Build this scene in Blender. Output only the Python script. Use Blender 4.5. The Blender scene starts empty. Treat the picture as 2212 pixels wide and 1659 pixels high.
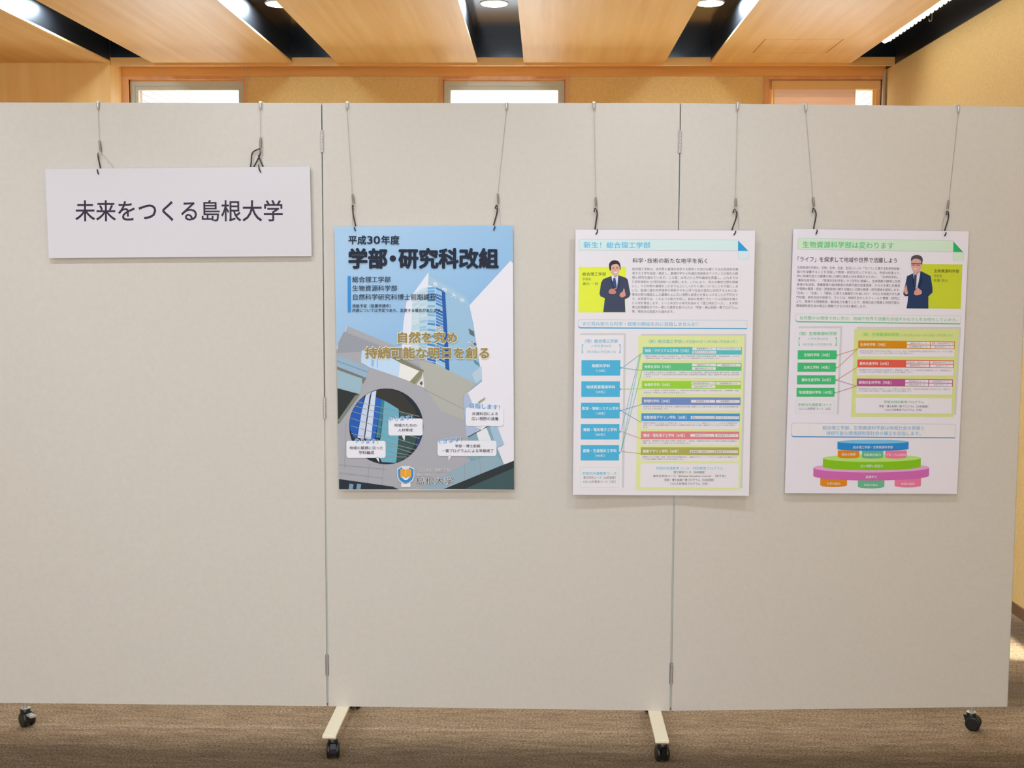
import bpy, bmesh, math, random
from mathutils import Vector, Matrix
random.seed(7)
S = bpy.context.scene
COL = S.collection

# ------------------------------------------------------------------ camera
F_PX, PITCH, YAW, ROLL = 2620.05, 0.0900, 0.02655, 0.00413
CAM = Vector((0.1522, -4.1207, 1.5978))
Z0, Z1 = 0.0859, 2.1685            # bottom and top edge of the partition panels
A_L, A_R = -0.00946, 0.0721        # fold angles of the outer panels
_fw = Vector((-math.sin(YAW) * math.cos(PITCH), math.cos(YAW) * math.cos(PITCH), -math.sin(PITCH)))
_r = Vector((math.cos(YAW), math.sin(YAW), 0))
_u = _r.cross(_fw)
_c, _s = math.cos(ROLL), math.sin(ROLL)
CR = _c * _r + _s * _u
CU = -_s * _r + _c * _u
cd = bpy.data.cameras.new('camera')
cd.sensor_width = 36
cd.sensor_fit = 'HORIZONTAL'
cd.lens = F_PX * 36 / 2212
cam = bpy.data.objects.new('camera', cd)
COL.objects.link(cam)
M3 = Matrix((CR, CU, -_fw)).transposed()
cam.matrix_world = Matrix.Translation(CAM) @ M3.to_4x4()
S.camera = cam

# ------------------------------------------------------------------ world, lights, exposure
S.view_settings.view_transform = 'Standard'
S.view_settings.look = 'None'
S.view_settings.exposure = 0.0
S.view_settings.gamma = 1.0
S.view_settings.use_curve_mapping = False
w = bpy.data.worlds.new('overcast_sky')
S.world = w
w.use_nodes = True
bg = w.node_tree.nodes['Background']
bg.inputs[0].default_value = (0.93, 0.96, 1.0, 1)
bg.inputs[1].default_value = 3.0

def sun(name, d, strength, ang):
    l = bpy.data.lights.new(name, 'SUN')
    l.energy = strength
    l.angle = ang
    l.color = (1.0, 0.95, 0.86)
    o = bpy.data.objects.new(name, l)
    o.rotation_euler = Vector(d).to_track_quat('-Z', 'Y').to_euler()
    COL.objects.link(o)
sun('sun', (-0.03, -1.0, -0.86), 20.0, 0.01)

def area(name, loc, d, sx, sy, power, color=(1, 1, 1), shape='RECTANGLE', spread=math.pi):
    l = bpy.data.lights.new(name, 'AREA')
    l.shape = shape
    l.size = sx
    l.size_y = sy
    l.energy = power
    l.color = color
    l.spread = spread
    o = bpy.data.objects.new(name, l)
    o.location = loc
    o.rotation_euler = Vector(d).to_track_quat('-Z', 'Y').to_euler()
    COL.objects.link(o)
    return o
# added fill light behind the camera, placed in an invented rear wall opening
area('rear_window_daylight', (-0.6, -6.45, 1.55), (0, 1, 0.12), 6.6, 2.3, 43, (0.70, .96, 1.28))
# added fill lights at the unseen, invented frosted lower panes of the three windows
for _x in (-2.26, -0.128, 2.0):
    area('window_daylight', (_x, 4.115, 1.62), (0, -1, -0.55), .72, 1.35, 34, (0.84, 1.0, 1.14))
DOWNLIGHT_W = 12.5

# ------------------------------------------------------------------ colour and materials
def lin(c):
    c /= 255.0
    return c / 12.92 if c <= 0.04045 else ((c + 0.055) / 1.055) ** 2.4
ILL = 0.9                         # light level the printed colours were read under
_mats = {}
def ink(r, g, b, rough=0.42):
    k = ('ink', r, g, b, rough)
    if k not in _mats:
        m = bpy.data.materials.new('ink_%d_%d_%d' % (r, g, b))
        m.use_nodes = True
        p = m.node_tree.nodes['Principled BSDF']
        p.inputs['Base Color'].default_value = (min(.9, lin(r) / ILL), min(.9, lin(g) / ILL), min(.9, lin(b) / ILL), 1)
        p.inputs['Roughness'].default_value = rough
        p.inputs['Specular IOR Level'].default_value = 0.16
        _mats[k] = m
    return _mats[k]

def mat(name, rgb, rough=.5, metal=0, spec=.5):
    m = bpy.data.materials.new(name)
    m.use_nodes = True
    p = m.node_tree.nodes['Principled BSDF']
    p.inputs['Base Color'].default_value = (lin(rgb[0]), lin(rgb[1]), lin(rgb[2]), 1)
    p.inputs['Roughness'].default_value = rough
    p.inputs['Metallic'].default_value = metal
    p.inputs['Specular IOR Level'].default_value = spec
    return m

def nodes(m):
    nt = m.node_tree
    return nt, nt.nodes, nt.links, nt.nodes['Principled BSDF']

def tex_mix(m, rgb1, rgb2, scale_vec, nscale, detail=4, lo=.35, hi=.65, bump=0.0, fine=0.0, coords='Object'):
    """two-tone noise colouring, stretched by scale_vec, plus optional fine speckle and bump"""
    nt, N, L, P = nodes(m)
    tc = N.new('ShaderNodeTexCoord')
    mp = N.new('ShaderNodeMapping')
    mp.inputs['Scale'].default_value = scale_vec
    nz = N.new('ShaderNodeTexNoise')
    nz.inputs['Scale'].default_value = nscale
    nz.inputs['Detail'].default_value = detail
    rp = N.new('ShaderNodeValToRGB')
    rp.color_ramp.elements[0].position = lo
    rp.color_ramp.elements[1].position = hi
    rp.color_ramp.elements[0].color = (lin(rgb1[0]), lin(rgb1[1]), lin(rgb1[2]), 1)
    rp.color_ramp.elements[1].color = (lin(rgb2[0]), lin(rgb2[1]), lin(rgb2[2]), 1)
    L.new(tc.outputs[coords], mp.inputs[0])
    L.new(mp.outputs[0], nz.inputs['Vector'])
    L.new(nz.outputs['Fac'], rp.inputs[0])
    out = rp.outputs[0]
    if fine:
        n2 = N.new('ShaderNodeTexNoise')
        n2.inputs['Scale'].default_value = 260
        n2.inputs['Detail'].default_value = 2
        L.new(tc.outputs[coords], n2.inputs['Vector'])
        mr = N.new('ShaderNodeMapRange')
        mr.inputs[1].default_value = .25
        mr.inputs[2].default_value = .75
        mr.inputs[3].default_value = 1 - fine
        mr.inputs[4].default_value = 1 + fine
        L.new(n2.outputs['Fac'], mr.inputs[0])
        mx = N.new('ShaderNodeVectorMath')
        mx.operation = 'SCALE'
        L.new(out, mx.inputs[0])
        L.new(mr.outputs[0], mx.inputs['Scale'])
        out = mx.outputs[0]
    L.new(out, P.inputs['Base Color'])
    if bump:
        b = N.new('ShaderNodeBump')
        b.inputs['Strength'].default_value = bump
        b.inputs['Distance'].default_value = .002
        L.new(nz.outputs['Fac'], b.inputs['Height'])
        L.new(b.outputs[0], P.inputs['Normal'])
    return m

M = {}
M['ceiling_wood'] = tex_mix(mat('ceiling_veneer', (215, 165, 105), .48, 0, .2), (232, 180, 112), (242, 198, 134), (9, .35, 1), 2.2, 5, .3, .7)
M['fascia_wood'] = tex_mix(mat('fascia_veneer', (190, 130, 70), .5, 0, .2), (240, 172, 92), (250, 190, 110), (.6, 8, 8), 2.5, 5, .3, .7)
M['left_wood'] = tex_mix(mat('left_wall_veneer', (205, 145, 80), .45), (246, 198, 120), (252, 214, 142), (8, 8, .5), 1.6, 5, .3, .7)
M['casing_wood'] = tex_mix(mat('casing_wood', (190, 125, 65), .4), (222, 156, 90), (236, 174, 110), (6, 6, .6), 2.5, 4, .3, .7)
M['wallpaper'] = tex_mix(mat('yellow_fabric_wallpaper', (220, 180, 110), .85), (218, 182, 112), (228, 196, 130), (1, 1, 1), 90, 3, .3, .7, .2, .05)
M['cork'] = tex_mix(mat('ochre_wall_board', (220, 180, 110), .85), (236, 196, 122), (246, 210, 138), (1, 1, 1), 90, 3, .3, .7, .2, .05)
M['black_gloss'] = mat('black_channel_gloss', (14, 14, 17), .14, 0, .45)
M['alu'] = mat('aluminium', (190, 188, 176), .45, .6)
M['alu_dull'] = mat('aluminium_window_frame', (205, 202, 180), .5, .1)
M['white_ring'] = mat('white_trim_ring', (225, 225, 222), .5)
M['bead'] = mat('pale_gold_bead', (225, 190, 130), .4, .2)
M['black_side'] = mat('black_channel_side', (16, 16, 18), .38, 0, .5)
M['steel'] = mat('steel', (205, 203, 198), .3, .55)
M['hinge_steel'] = mat('hinge_steel', (150, 140, 135), .35, .8)
M['grip'] = mat('grey_brown_metal', (150, 138, 124), .4, .5)
M['cord'] = mat('black_cord', (48, 42, 40), .6)
M['wire'] = mat('thin_wire', (158, 148, 138), .5, .2)
M['black_plastic'] = mat('black_plastic', (24, 24, 25), .35)
M['cream_paint'] = mat('cream_powder_coat', (242, 230, 200), .35)
M['base'] = mat('brown_vinyl_baseboard', (112, 78, 48), .45)
M['seal'] = mat('pale_seal_strip', (205, 203, 192), .5)
M['paper'] = ink(222, 216, 216, .5)
M['panel'] = tex_mix(mat('warm_grey_steel_sheet', (210, 203, 192), .62, 0, .25), (208, 200, 187), (211, 203, 190), (1, 1, 1), 60, 2, .3, .7, 0, .02)
M['siding'] = mat('white_cladding', (225, 226, 230), .6)
M['plaster'] = mat('light_rear_plaster', (215, 205, 190), .8)
M['blind'] = mat('pink_beige_blind', (252, 218, 188), .5)
M['blind'].node_tree.nodes['Principled BSDF'].inputs['Transmission Weight'].default_value = .25
M['blind_wood'] = mat('yellow_wood_rail', (244, 196, 124), .45)

def carpet():
    m = mat('brown_loop_carpet', (140, 120, 92), .95, 0, .1)
    nt, N, L, P = nodes(m)
    tc = N.new('ShaderNodeTexCoord')
    mp = N.new('ShaderNodeMapping'); mp.inputs['Scale'].default_value = (5, 26, 1)
    n1 = N.new('ShaderNodeTexNoise'); n1.inputs['Scale'].default_value = 1.6; n1.inputs['Detail'].default_value = 6; n1.inputs['Roughness'].default_value = .65
    L.new(tc.outputs['Object'], mp.inputs[0]); L.new(mp.outputs[0], n1.inputs['Vector'])
    n2 = N.new('ShaderNodeTexNoise'); n2.inputs['Scale'].default_value = 130; n2.inputs['Detail'].default_value = 4
    L.new(tc.outputs['Object'], n2.inputs['Vector'])
    # woven bands that cross the room, with ragged edges
    sep = N.new('ShaderNodeSeparateXYZ'); L.new(tc.outputs['Object'], sep.inputs[0])
    n3 = N.new('ShaderNodeTexNoise'); n3.inputs['Scale'].default_value = 2.3; n3.inputs['Detail'].default_value = 5
    mp3 = N.new('ShaderNodeMapping'); mp3.inputs['Scale'].default_value = (1, 7, 1)
    L.new(tc.outputs['Object'], mp3.inputs[0]); L.new(mp3.outputs[0], n3.inputs['Vector'])
    ad = N.new('ShaderNodeMath'); ad.operation = 'MULTIPLY_ADD'; ad.inputs[1].default_value = .22
    L.new(n3.outputs['Fac'], ad.inputs[0]); L.new(sep.outputs[1], ad.inputs[2])
    sn = N.new('ShaderNodeMath'); sn.operation = 'MULTIPLY'; sn.inputs[1].default_value = 2 * math.pi / 0.80
    L.new(ad.outputs[0], sn.inputs[0])
    of = N.new('ShaderNodeMath'); of.operation = 'ADD'; of.inputs[1].default_value = -0.05
    L.new(sn.outputs[0], of.inputs[0])
    si = N.new('ShaderNodeMath'); si.operation = 'SINE'; L.new(of.outputs[0], si.inputs[0])
    mr = N.new('ShaderNodeMapRange'); mr.inputs[1].default_value = -.8; mr.inputs[2].default_value = .5
    mr.inputs[3].default_value = .50; mr.inputs[4].default_value = 1.0
    L.new(si.outputs[0], mr.inputs[0])
    r1 = N.new('ShaderNodeValToRGB')
    r1.color_ramp.elements[0].position = .3; r1.color_ramp.elements[0].color = (lin(124), lin(101), lin(77), 1)
    r1.color_ramp.elements[1].position = .68; r1.color_ramp.elements[1].color = (lin(156), lin(133), lin(104), 1)
    L.new(n1.outputs['Fac'], r1.inputs[0])
    mr2 = N.new('ShaderNodeMapRange'); mr2.inputs[1].default_value = .3; mr2.inputs[2].default_value = .7
    mr2.inputs[3].default_value = .45; mr2.inputs[4].default_value = 1.5
    L.new(n2.outputs['Fac'], mr2.inputs[0])
    mu = N.new('ShaderNodeMath'); mu.operation = 'MULTIPLY'
    L.new(mr.outputs[0], mu.inputs[0]); L.new(mr2.outputs[0], mu.inputs[1])
    sc = N.new('ShaderNodeVectorMath'); sc.operation = 'SCALE'
    L.new(r1.outputs[0], sc.inputs[0]); L.new(mu.outputs[0], sc.inputs['Scale'])
    L.new(sc.outputs[0], P.inputs['Base Color'])
    b = N.new('ShaderNodeBump'); b.inputs['Strength'].default_value = .5; b.inputs['Distance'].default_value = .004
    L.new(n2.outputs['Fac'], b.inputs['Height']); L.new(b.outputs[0], P.inputs['Normal'])
    return m
M['carpet'] = carpet()

def glass():
    m = bpy.data.materials.new('window_glass'); m.use_nodes = True
    nt = m.node_tree; N = nt.nodes; L = nt.links
    for n in list(N): N.remove(n)
    o = N.new('ShaderNodeOutputMaterial'); t = N.new('ShaderNodeBsdfTransparent'); t.inputs[0].default_value = (.95, .97, .97, 1)
    g = N.new('ShaderNodeBsdfGlossy'); g.inputs['Roughness'].default_value = .02
    mx = N.new('ShaderNodeMixShader'); mx.inputs[0].default_value = .06
    L.new(t.outputs[0], mx.inputs[1]); L.new(g.outputs[0], mx.inputs[2]); L.new(mx.outputs[0], o.inputs[0])
    return m
M['glass'] = glass()
def lamp(name, c, s):
    m = bpy.data.materials.new(name); m.use_nodes = True
    p = m.node_tree.nodes['Principled BSDF']
    p.inputs['Base Color'].default_value = (.8, .8, .8, 1)
    p.inputs['Emission Color'].default_value = (*c, 1); p.inputs['Emission Strength'].default_value = s
    return m
M['frost'] = mat('frosted_glass', (235, 240, 240), .6)
M['frost'].node_tree.nodes['Principled BSDF'].inputs['Transmission Weight'].default_value = .9
M['lamp'] = lamp('lit_lamp_diffuser', (1, .98, .93), 8)
M['tube'] = lamp('lit_tube', (1, .99, .96), 6)

# ------------------------------------------------------------------ geometry helpers
class MB:
    def __init__(s): s.v = []; s.f = []; s.mi = []; s.smooth = []
    def add(s, vs, fs, mi=0, smooth=False):
        b = len(s.v); s.v += [tuple(x) for x in vs]
        for f in fs: s.f.append([b + i for i in f]); s.mi.append(mi); s.smooth.append(smooth)
        return s
    def box(s, x0, x1, y0, y1, z0, z1, mi=0):
        return s.add([(x0, y0, z0), (x1, y0, z0), (x1, y1, z0), (x0, y1, z0), (x0, y0, z1), (x1, y0, z1), (x1, y1, z1), (x0, y1, z1)],
              [(0, 3, 2, 1), (4, 5, 6, 7), (0, 1, 5, 4), (1, 2, 6, 5), (2, 3, 7, 6), (3, 0, 4, 7)], mi)
    def tube(s, pts, r, n=8, mi=0, cap=True):
        pts = [Vector(p) for p in pts]; rr = r if isinstance(r, (list, tuple)) else [r] * len(pts)
        vs = []; fs = []; prev = None
        for i, p in enumerate(pts):
            d = (pts[min(i + 1, len(pts) - 1)] - pts[max(i - 1, 0)]).normalized()
            if prev is None:
                a = Vector((0, 0, 1)) if abs(d.z) < .9 else Vector((1, 0, 0))
                e = d.cross(a).normalized()
            else:
                e = (prev - d * prev.dot(d)).normalized()
            prev = e; g = d.cross(e)
            for k in range(n):
                t = 2 * math.pi * k / n
                vs.append(p + (e * math.cos(t) + g * math.sin(t)) * rr[i])
        for i in range(len(pts) - 1):
            for k in range(n):
                a = i * n + k; b = i * n + (k + 1) % n
                fs.append((a, b, b + n, a + n))
        s.add(vs, fs, mi, True)
        if cap:
            s.add(vs[:n], [tuple(range(n))[::-1]], mi); s.add(vs[-n:], [tuple(range(n))], mi)
        return s
    def build(s, name, mats, parent=None, org=None):
        o3 = Vector(org) if org is not None else (Vector(parent['_o']) if parent is not None and '_o' in parent else Vector((0, 0, 0)))
        me = bpy.data.meshes.new(name)
        me.from_pydata([(x - o3.x, y - o3.y, z - o3.z) for x, y, z in s.v], [], s.f)
        ml = mats if isinstance(mats, (list, tuple)) else [mats]
        for m in ml: me.materials.append(m)
        me.polygons.foreach_set('material_index', s.mi)
        me.polygons.foreach_set('use_smooth', s.smooth)
        me.update()
        o = bpy.data.objects.new(name, me); COL.objects.link(o)
        if parent is not None:
            o.parent = parent
        elif org is not None:
            o.location = o3
        return o

def box_obj(name, b, m, parent=None, bevel=0):
    mb = MB().box(*b); o = mb.build(name, m, parent)
    if bevel:
        md = o.modifiers.new('bevel', 'BEVEL'); md.width = bevel; md.segments = 2
    return o
def struct(o): o['kind'] = 'structure'; return o
def tag(o, label, cat, group=None):
    o['label'] = label; o['category'] = cat
    if group: o['group'] = group
    return o
def thing(name, loc, label=None, cat=None, group=None):
    o = bpy.data.objects.new(name, None); COL.objects.link(o); o.location = loc; o.empty_display_size = .1
    o['_o'] = list(loc)
    if label: tag(o, label, cat, group)
    return o
def sub(name, parent):          # mesh children of a mesh part share the part's origin
    return parent
def catmull(pts, k=4, closed=False):
    P = [Vector(p) for p in pts]; n = len(P); out = []
    rng = range(n if closed else n - 1)
    for i in rng:
        p0 = P[(i - 1) % n] if closed else P[max(i - 1, 0)]; p1 = P[i]; p2 = P[(i + 1) % n]
        p3 = P[(i + 2) % n] if closed else P[min(i + 2, n - 1)]
        for j in range(k):
            t = j / k
            out.append(.5 * ((2 * p1) + (p2 - p0) * t + (2 * p0 - 5 * p1 + 4 * p2 - p3) * t * t + (3 * p1 - p0 - 3 * p2 + p3) * t ** 3))
    if not closed: out.append(P[-1])
    return out

def view_ray(x, y): return _fw + CR * ((x - 1106) / F_PX) - CU * ((y - 829.5) / F_PX)
def on_plane(x, y, p0, n):
    v = view_ray(x, y); return CAM + v * ((Vector(p0) - CAM).dot(n) / v.dot(n))

# ------------------------------------------------------------------ room shell
XR, YF, YW, ZC, ZT = 2.397, 3.888, 4.108, 2.962, 3.112     # right wall, fascia, window wall, wood ceiling, channel top
XL, YR = -5.2, -6.6
struct(box_obj('floor', (XL - .1, XR + .1, YR - .1, YW + .1, -.1, 0), M['carpet']))
struct(box_obj('wall_right', (XR, XR + .12, YR - .1, YW + .1, 0, ZT + .1), M['wallpaper']))
bb = struct(box_obj('baseboard_right', (XR - .008, XR, YR, YW, 0.0, .054), M['base']))
struct(box_obj('wall_left', (XL - .12, XL, YR - .1, YW + .1, 0, ZT + .1), M['left_wood']))
cl = struct(MB().box(XL, -2.692, 3.872, YW + .1, 0, ZT).build('wall_back_left', M['left_wood']))
cl['kind'] = 'structure'
# unseen rear wall; its wide opening is invented to suit the fill light
rear = MB()
rear.box(XL, XR, YR - .1, YR, 0, .35); rear.box(XL, XR, YR - .1, YR, 2.75, ZT)
rear.box(XL, -4.0, YR - .1, YR, .35, 2.75); rear.box(2.0, XR, YR - .1, YR, .35, 2.75)
struct(rear.build('wall_rear', M['plaster']))

# window wall with three high openings
WZ0, WZ1 = .90, 2.892
WIN = [(-2.650, -1.872), (-0.535, 0.280), (1.627, 2.372)]
OUT = [(-2.700, -1.861), (-0.560, 0.305), (1.597, XR)]
wb = MB()
wb.box(-2.70, XR, YW, YW + .14, 0, WZ0 - .03)
xs = [-2.70] + [x for p in WIN for x in p] + [XR]
for i in range(0, len(xs), 2):
    wb.box(xs[i], xs[i + 1], YW, YW + .14, WZ0 - .03, WZ1 + .02)
struct(wb.build('wall_back', M['cork']))
hd = struct(MB().box(-2.70, XR, YW - .012, YW + .14, WZ1 + .021, ZT).build('trim_1', M['fascia_wood']))
# fascia board along the end of the ceiling, with a pale strip painting in its lit lower edge
fa = struct(MB().box(-2.70, XR, YF, YF + .02, 2.948, 3.0).build('trim_2', M['fascia_wood']))
box_obj('edge_bead', (-2.70, XR, YF - .002, YF + .022, 2.9455, 2.9475), M['bead'], fa)
struct(MB().box(-2.70, XR, YF + .021, YW, 3.05, 3.07).build('trim_3', M['fascia_wood']))

def window(i, a, b, oa, ob):
    root = box_obj('window_%d' % i, (oa, a, YW - .014, YW + .02, WZ0 - .05, WZ1 + .02), M['casing_wood'])
    struct(root)
    parts = MB().box(b, ob, YW - .014, YW + .02, WZ0 - .05, WZ1 + .02).box(a, b, YW - .014, YW + .02, WZ1, WZ1 + .02).box(a, b, YW - .014, YW + .02, WZ0 - .05, WZ0)
    parts.build('casing', M['casing_wood'], root)
    # lit reveal lining
    MB().box(a, a + .006, YW + .02, YW + .14, WZ0, WZ1).box(b - .006, b, YW + .02, YW + .14, WZ0, WZ1).box(a, b, YW + .02, YW + .14, WZ1 - .006, WZ1).box(a, b, YW + .02, YW + .14, WZ0, WZ0 + .006).build('reveal_lining', M['casing_wood'], root)
    y0, y1 = YW + .03, YW + .075
    a2, b2 = a + .006, b - .006
    t = .046; tt = .062
    fr = MB().box(a2, a2 + t * .5, y0, y1, WZ0, WZ1 - .006).box(b2 - t * .5, b2, y0, y1, WZ0, WZ1 - .006).box(a2 + t * .5, b2 - t * .5, y0, y1, WZ1 - .006 - tt * .5, WZ1 - .006).box(a2 + t * .5, b2 - t * .5, y0, y1, WZ0 + .006, WZ0 + .04)
    fr.build('window_frame', M['alu_dull'] if i < 3 else M['blind_wood'], root)
    c, d = a2 + t * .5, b2 - t * .5
    y0 += .012
    sa = MB().box(c, c + t * .4, y0, y1, WZ0 + .04, WZ1 - .037).box(d - t * .4, d, y0, y1, WZ0 + .04, WZ1 - .037).box(c + t * .4, d - t * .4, y0, y1, WZ1 - .037 - tt * .42, WZ1 - .037).box(c + t * .4, d - t * .4, y0, y1, WZ0 + .04, WZ0 + .06)
    sa.build('sash', M['alu_dull'] if i < 3 else M['blind_wood'], root)
    box_obj('transom', (a2, b2, YW + .03, YW + .08, 2.395, 2.445), M['alu_dull'], root)  # unseen bar above the invented pane, set to bound the sun patch
    box_obj('frosted_pane', (c, d, YW + .055, YW + .060, WZ0 + .04, 2.395), M['frost'], root)  # unseen pane, invented to scatter the sun and keep its floor patch short
    box_obj('pane', (c + t * .4, d - t * .4, y0 + .012, y0 + .017, 2.445, WZ1 - .037 - tt * .42), M['glass'], root)
    return root
for i, (p, q) in enumerate(zip(WIN, OUT)):
    window(i + 1, p[0], p[1], q[0], q[1])
# narrow corner strip beside the third window
struct(box_obj('trim_4', (2.372, 2.386, YW - .03, YW - .0145, 0.0, 2.94), M['alu']))

# outside: board-clad wing walls flanking the window bay
def wing(x0, x1, lbl, dirn):
    r = thing(lbl, ((x0 + x1) / 2, YW + .9, 1.9)); struct(r)
    box_obj('backing', (x0, x1, YW + .16, YW + 1.5, 1.9, 3.6), M['siding'], r)
    xf = (x1, x1 + .012) if dirn > 0 else (x0 - .012, x0)
    z = 1.9
    first = None
    while z < 3.58:
        if first is None:
            first = box_obj('board', (xf[0], xf[1], YW + .16, YW + 1.5, z, z + .035), M['siding'], r)
        else:
            c = first.copy(); COL.objects.link(c); c.location = (first.location.x, first.location.y, first.location.z + (z - 1.9))
        z += .042
wing(-2.75, -2.626, 'wall_outside_left', 1)
wing(2.380, 2.50, 'wall_outside_right', -1)

# third window: pink-beige blind drawn over its left three quarters
bl = thing('window_blind', (1.92, YW + .028, WZ1), 'pink-beige slatted blind drawn across most of the right window', 'blind')
box_obj('head_rail', (1.65, 2.365, YW + .008, YW + .028, 2.832, 2.884), M['blind_wood'], bl)
zz = 2.832
while zz > 2.44:
    box_obj('slat', (1.66, 2.205, YW + .014, YW + .020, zz - .0254, zz), M['blind'], bl)
    zz -= .026

# ------------------------------------------------------------------ ceiling: black channels between veneered panels
ce = struct(box_obj('ceiling', (XL - .1, XR + .1, YR - .1, YW + .15, ZT, ZT + .12), M['black_gloss']))
EDG = [(XL, -2.687), (-2.415, -1.498), (-1.207, -0.290), (0.007, 0.917), (1.209, 2.111)]
HX0, HX1, HY0, HY1 = 1.262, 1.70, 2.80, 3.26
h = [on_plane(x, y, (0, 0, ZC), Vector((0, 0, 1))) for x, y in ((1627, 113), (1657, 84), (1819, 86), (1783, 115))]
HX0, HX1 = (h[0].x + h[1].x) / 2, (h[2].x + h[3].x) / 2
HY0, HY1 = (h[1].y + h[2].y) / 2, (h[0].y + h[3].y) / 2
for i, (a, b) in enumerate(EDG):
    y1 = YF if i else 3.872
    wp = MB()
    if i < 4:
        wp.box(a, b, YR, y1, ZC, ZC + .012)
    else:
        g = .006
        wp.box(a, HX0 - g, YR, y1, ZC, ZC + .012); wp.box(HX1 + g, b, YR, y1, ZC, ZC + .012)
        wp.box(HX0 - g, HX1 + g, YR, HY0 - g, ZC, ZC + .012); wp.box(HX0 - g, HX1 + g, HY1 + g, y1, ZC, ZC + .012)
    wp.build('wood_panel', M['ceiling_wood'], ce)
    MB().box(a + .004, b - .004, YR, y1, ZC + .0125, ZT).build('panel_backing', M['black_side'], ce)
box_obj('channel_liner', (XR - .006, XR, YR, YW, 2.955, ZT), M['black_side'], ce)
box_obj('access_hatch', (HX0, HX1, HY0, HY1, ZC, ZC + .011), M['ceiling_wood'], ce)
MB().box(-2.69, XR, YF - .012, YF, 2.999, ZT).build('channel_end', M['black_gloss'], ce)

# ------------------------------------------------------------------ lamps
def disc(cx, cy, z, r0, r1, n=40):
    vs = []; fs = []
    for k in range(n):
        t = 2 * math.pi * k / n
        vs += [(cx + r0 * math.cos(t), cy + r0 * math.sin(t), z), (cx + r1 * math.cos(t), cy + r1 * math.sin(t), z)]
    for k in range(n):
        a = 2 * k; b = 2 * ((k + 1) % n); fs.append((a, a + 1, b + 1, b))
    return vs, fs
def downlight(x, y, label, first=[None]):
    if first[0] is None:
        r = thing('downlight', (x, y, ZT), label, 'ceiling light', 'round downlights in the black ceiling channels')
        m = MB(); n = 40; prof = [(.070, -.0005), (.072, -.004), (.079, -.0045), (.082, -.0005)]
        vs = []; fs = []
        for k in range(n):
            t = 2 * math.pi * k / n
            for (q, z) in prof: vs.append((x + q * math.cos(t), y + q * math.sin(t), ZT + z))
        for k in range(n):
            for j in range(3):
                a = k * 4 + j; b = ((k + 1) % n) * 4 + j; fs.append((a, b, b + 1, a + 1))
        m.add(vs, fs, 0, True); m.build('trim_ring', M['white_ring'], r)
        m = MB(); vs = []; n = 40
        m.tube([(x, y, ZT - .0005), (x, y, ZT - .009)], .071, 40)
        m.build('diffuser', M['lamp'], r)
        first[0] = r
    else:
        s = first[0]; r = s.copy(); COL.objects.link(r); r.location = (x, y, ZT); tag(r, label, 'ceiling light', 'round downlights in the black ceiling channels')
        for ch in s.children:
            if ch.type == 'MESH':
                c = ch.copy(); COL.objects.link(c); c.parent = r
    l = bpy.data.lights.new('downlight_lamp', 'AREA'); l.shape = 'DISK'; l.size = .13; l.energy = DOWNLIGHT_W; l.color = (.77, .965, 1.17)
    lo = bpy.data.objects.new('downlight_lamp', l); COL.objects.link(lo); lo.location = (x, y, ZT - .012)
    return r
SX = [-2.551, -1.352, -0.141, 1.063]
VIS = ['downlight half hidden in the leftmost black ceiling channel', 'round lit downlight partly cut off by a ceiling panel, second black channel',
       'round lit downlight in the middle black ceiling channel', 'round lit downlight in the black channel left of the access hatch panel']
for i, x in enumerate(SX):
    for j, y in enumerate((2.83, .85, -1.15, -3.15, -5.15)):
        if j == 0: downlight(x, y, VIS[i])
        else: downlight(x, y, 'round downlight in the %s black channel from the left, %s row from the window wall' % (('first', 'second', 'third', 'fourth')[i], ('', 'second', 'third', 'fourth', 'fifth')[j]))

t = thing('tube_light', (2.145, 1.0, 2.985), 'long lit tube lamp along the right edge of the last wooden ceiling panel', 'ceiling light')
MB().box(2.124, 2.170, -1.6, 3.262, 2.998, 3.02).build('lamp_housing', M['black_plastic'], t)
m = MB(); m.tube([(2.147, -1.58, 2.984), (2.147, 3.24, 2.984)], .0185, 12); m.build('lamp_tube', M['tube'], t)
lc = box_obj('louvre_clip', (2.1655, 2.170, 1.0, 1.035, 2.968, 3.0), M['alu'], t)
for k in range(1, 32):
    c = lc.copy(); COL.objects.link(c); c.location = (0, .07 * k, 0)
area('tube_light_lamp', (2.15, .83, 2.962), (0, 0, -1), .03, 4.7, 3.2, (.85, 1, 1.1))
hk = on_plane(2013, 47, (0, 0, 3.04), Vector((0, 0, 1)))
m = MB(); m.tube(catmull([(hk.x, hk.y, ZT - .002), (hk.x, hk.y, ZT - .05), (hk.x - .003, hk.y, ZT - .066), (hk.x - .014, hk.y, ZT - .068), (hk.x - .017, hk.y, ZT - .055)], 4), .003, 8)
tag(m.build('ceiling_hook', M['steel'], None, (hk.x, hk.y, ZT)), 'small steel hook hanging from black ceiling channel by the right wall', 'hook')

# blind chains hanging before the window wall
def chain(px, double, label):
    p = on_plane(px, 180, (0, YW - .05, 0), Vector((0, 1, 0)))
    m = MB()
    for k in range(2 if double else 1):
        x = p.x + k * .009; z = 3.04
        while z > 1.3:
            m.tube([(x, p.y, z), (x, p.y, z - .0035), (x, p.y, z - .007), (x, p.y, z - .0105)], [.0012, .0026, .0026, .0012], 6, cap=False); z -= .0125
    tag(m.build('blind_chain', M['seal'], None, (p.x, p.y, 1.3)), label, 'blind chain')
chain(530.5, True, 'double beaded blind chain hanging at the right edge of the left window')
chain(1229, False, 'single beaded blind chain hanging at the right edge of the middle window')

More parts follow.
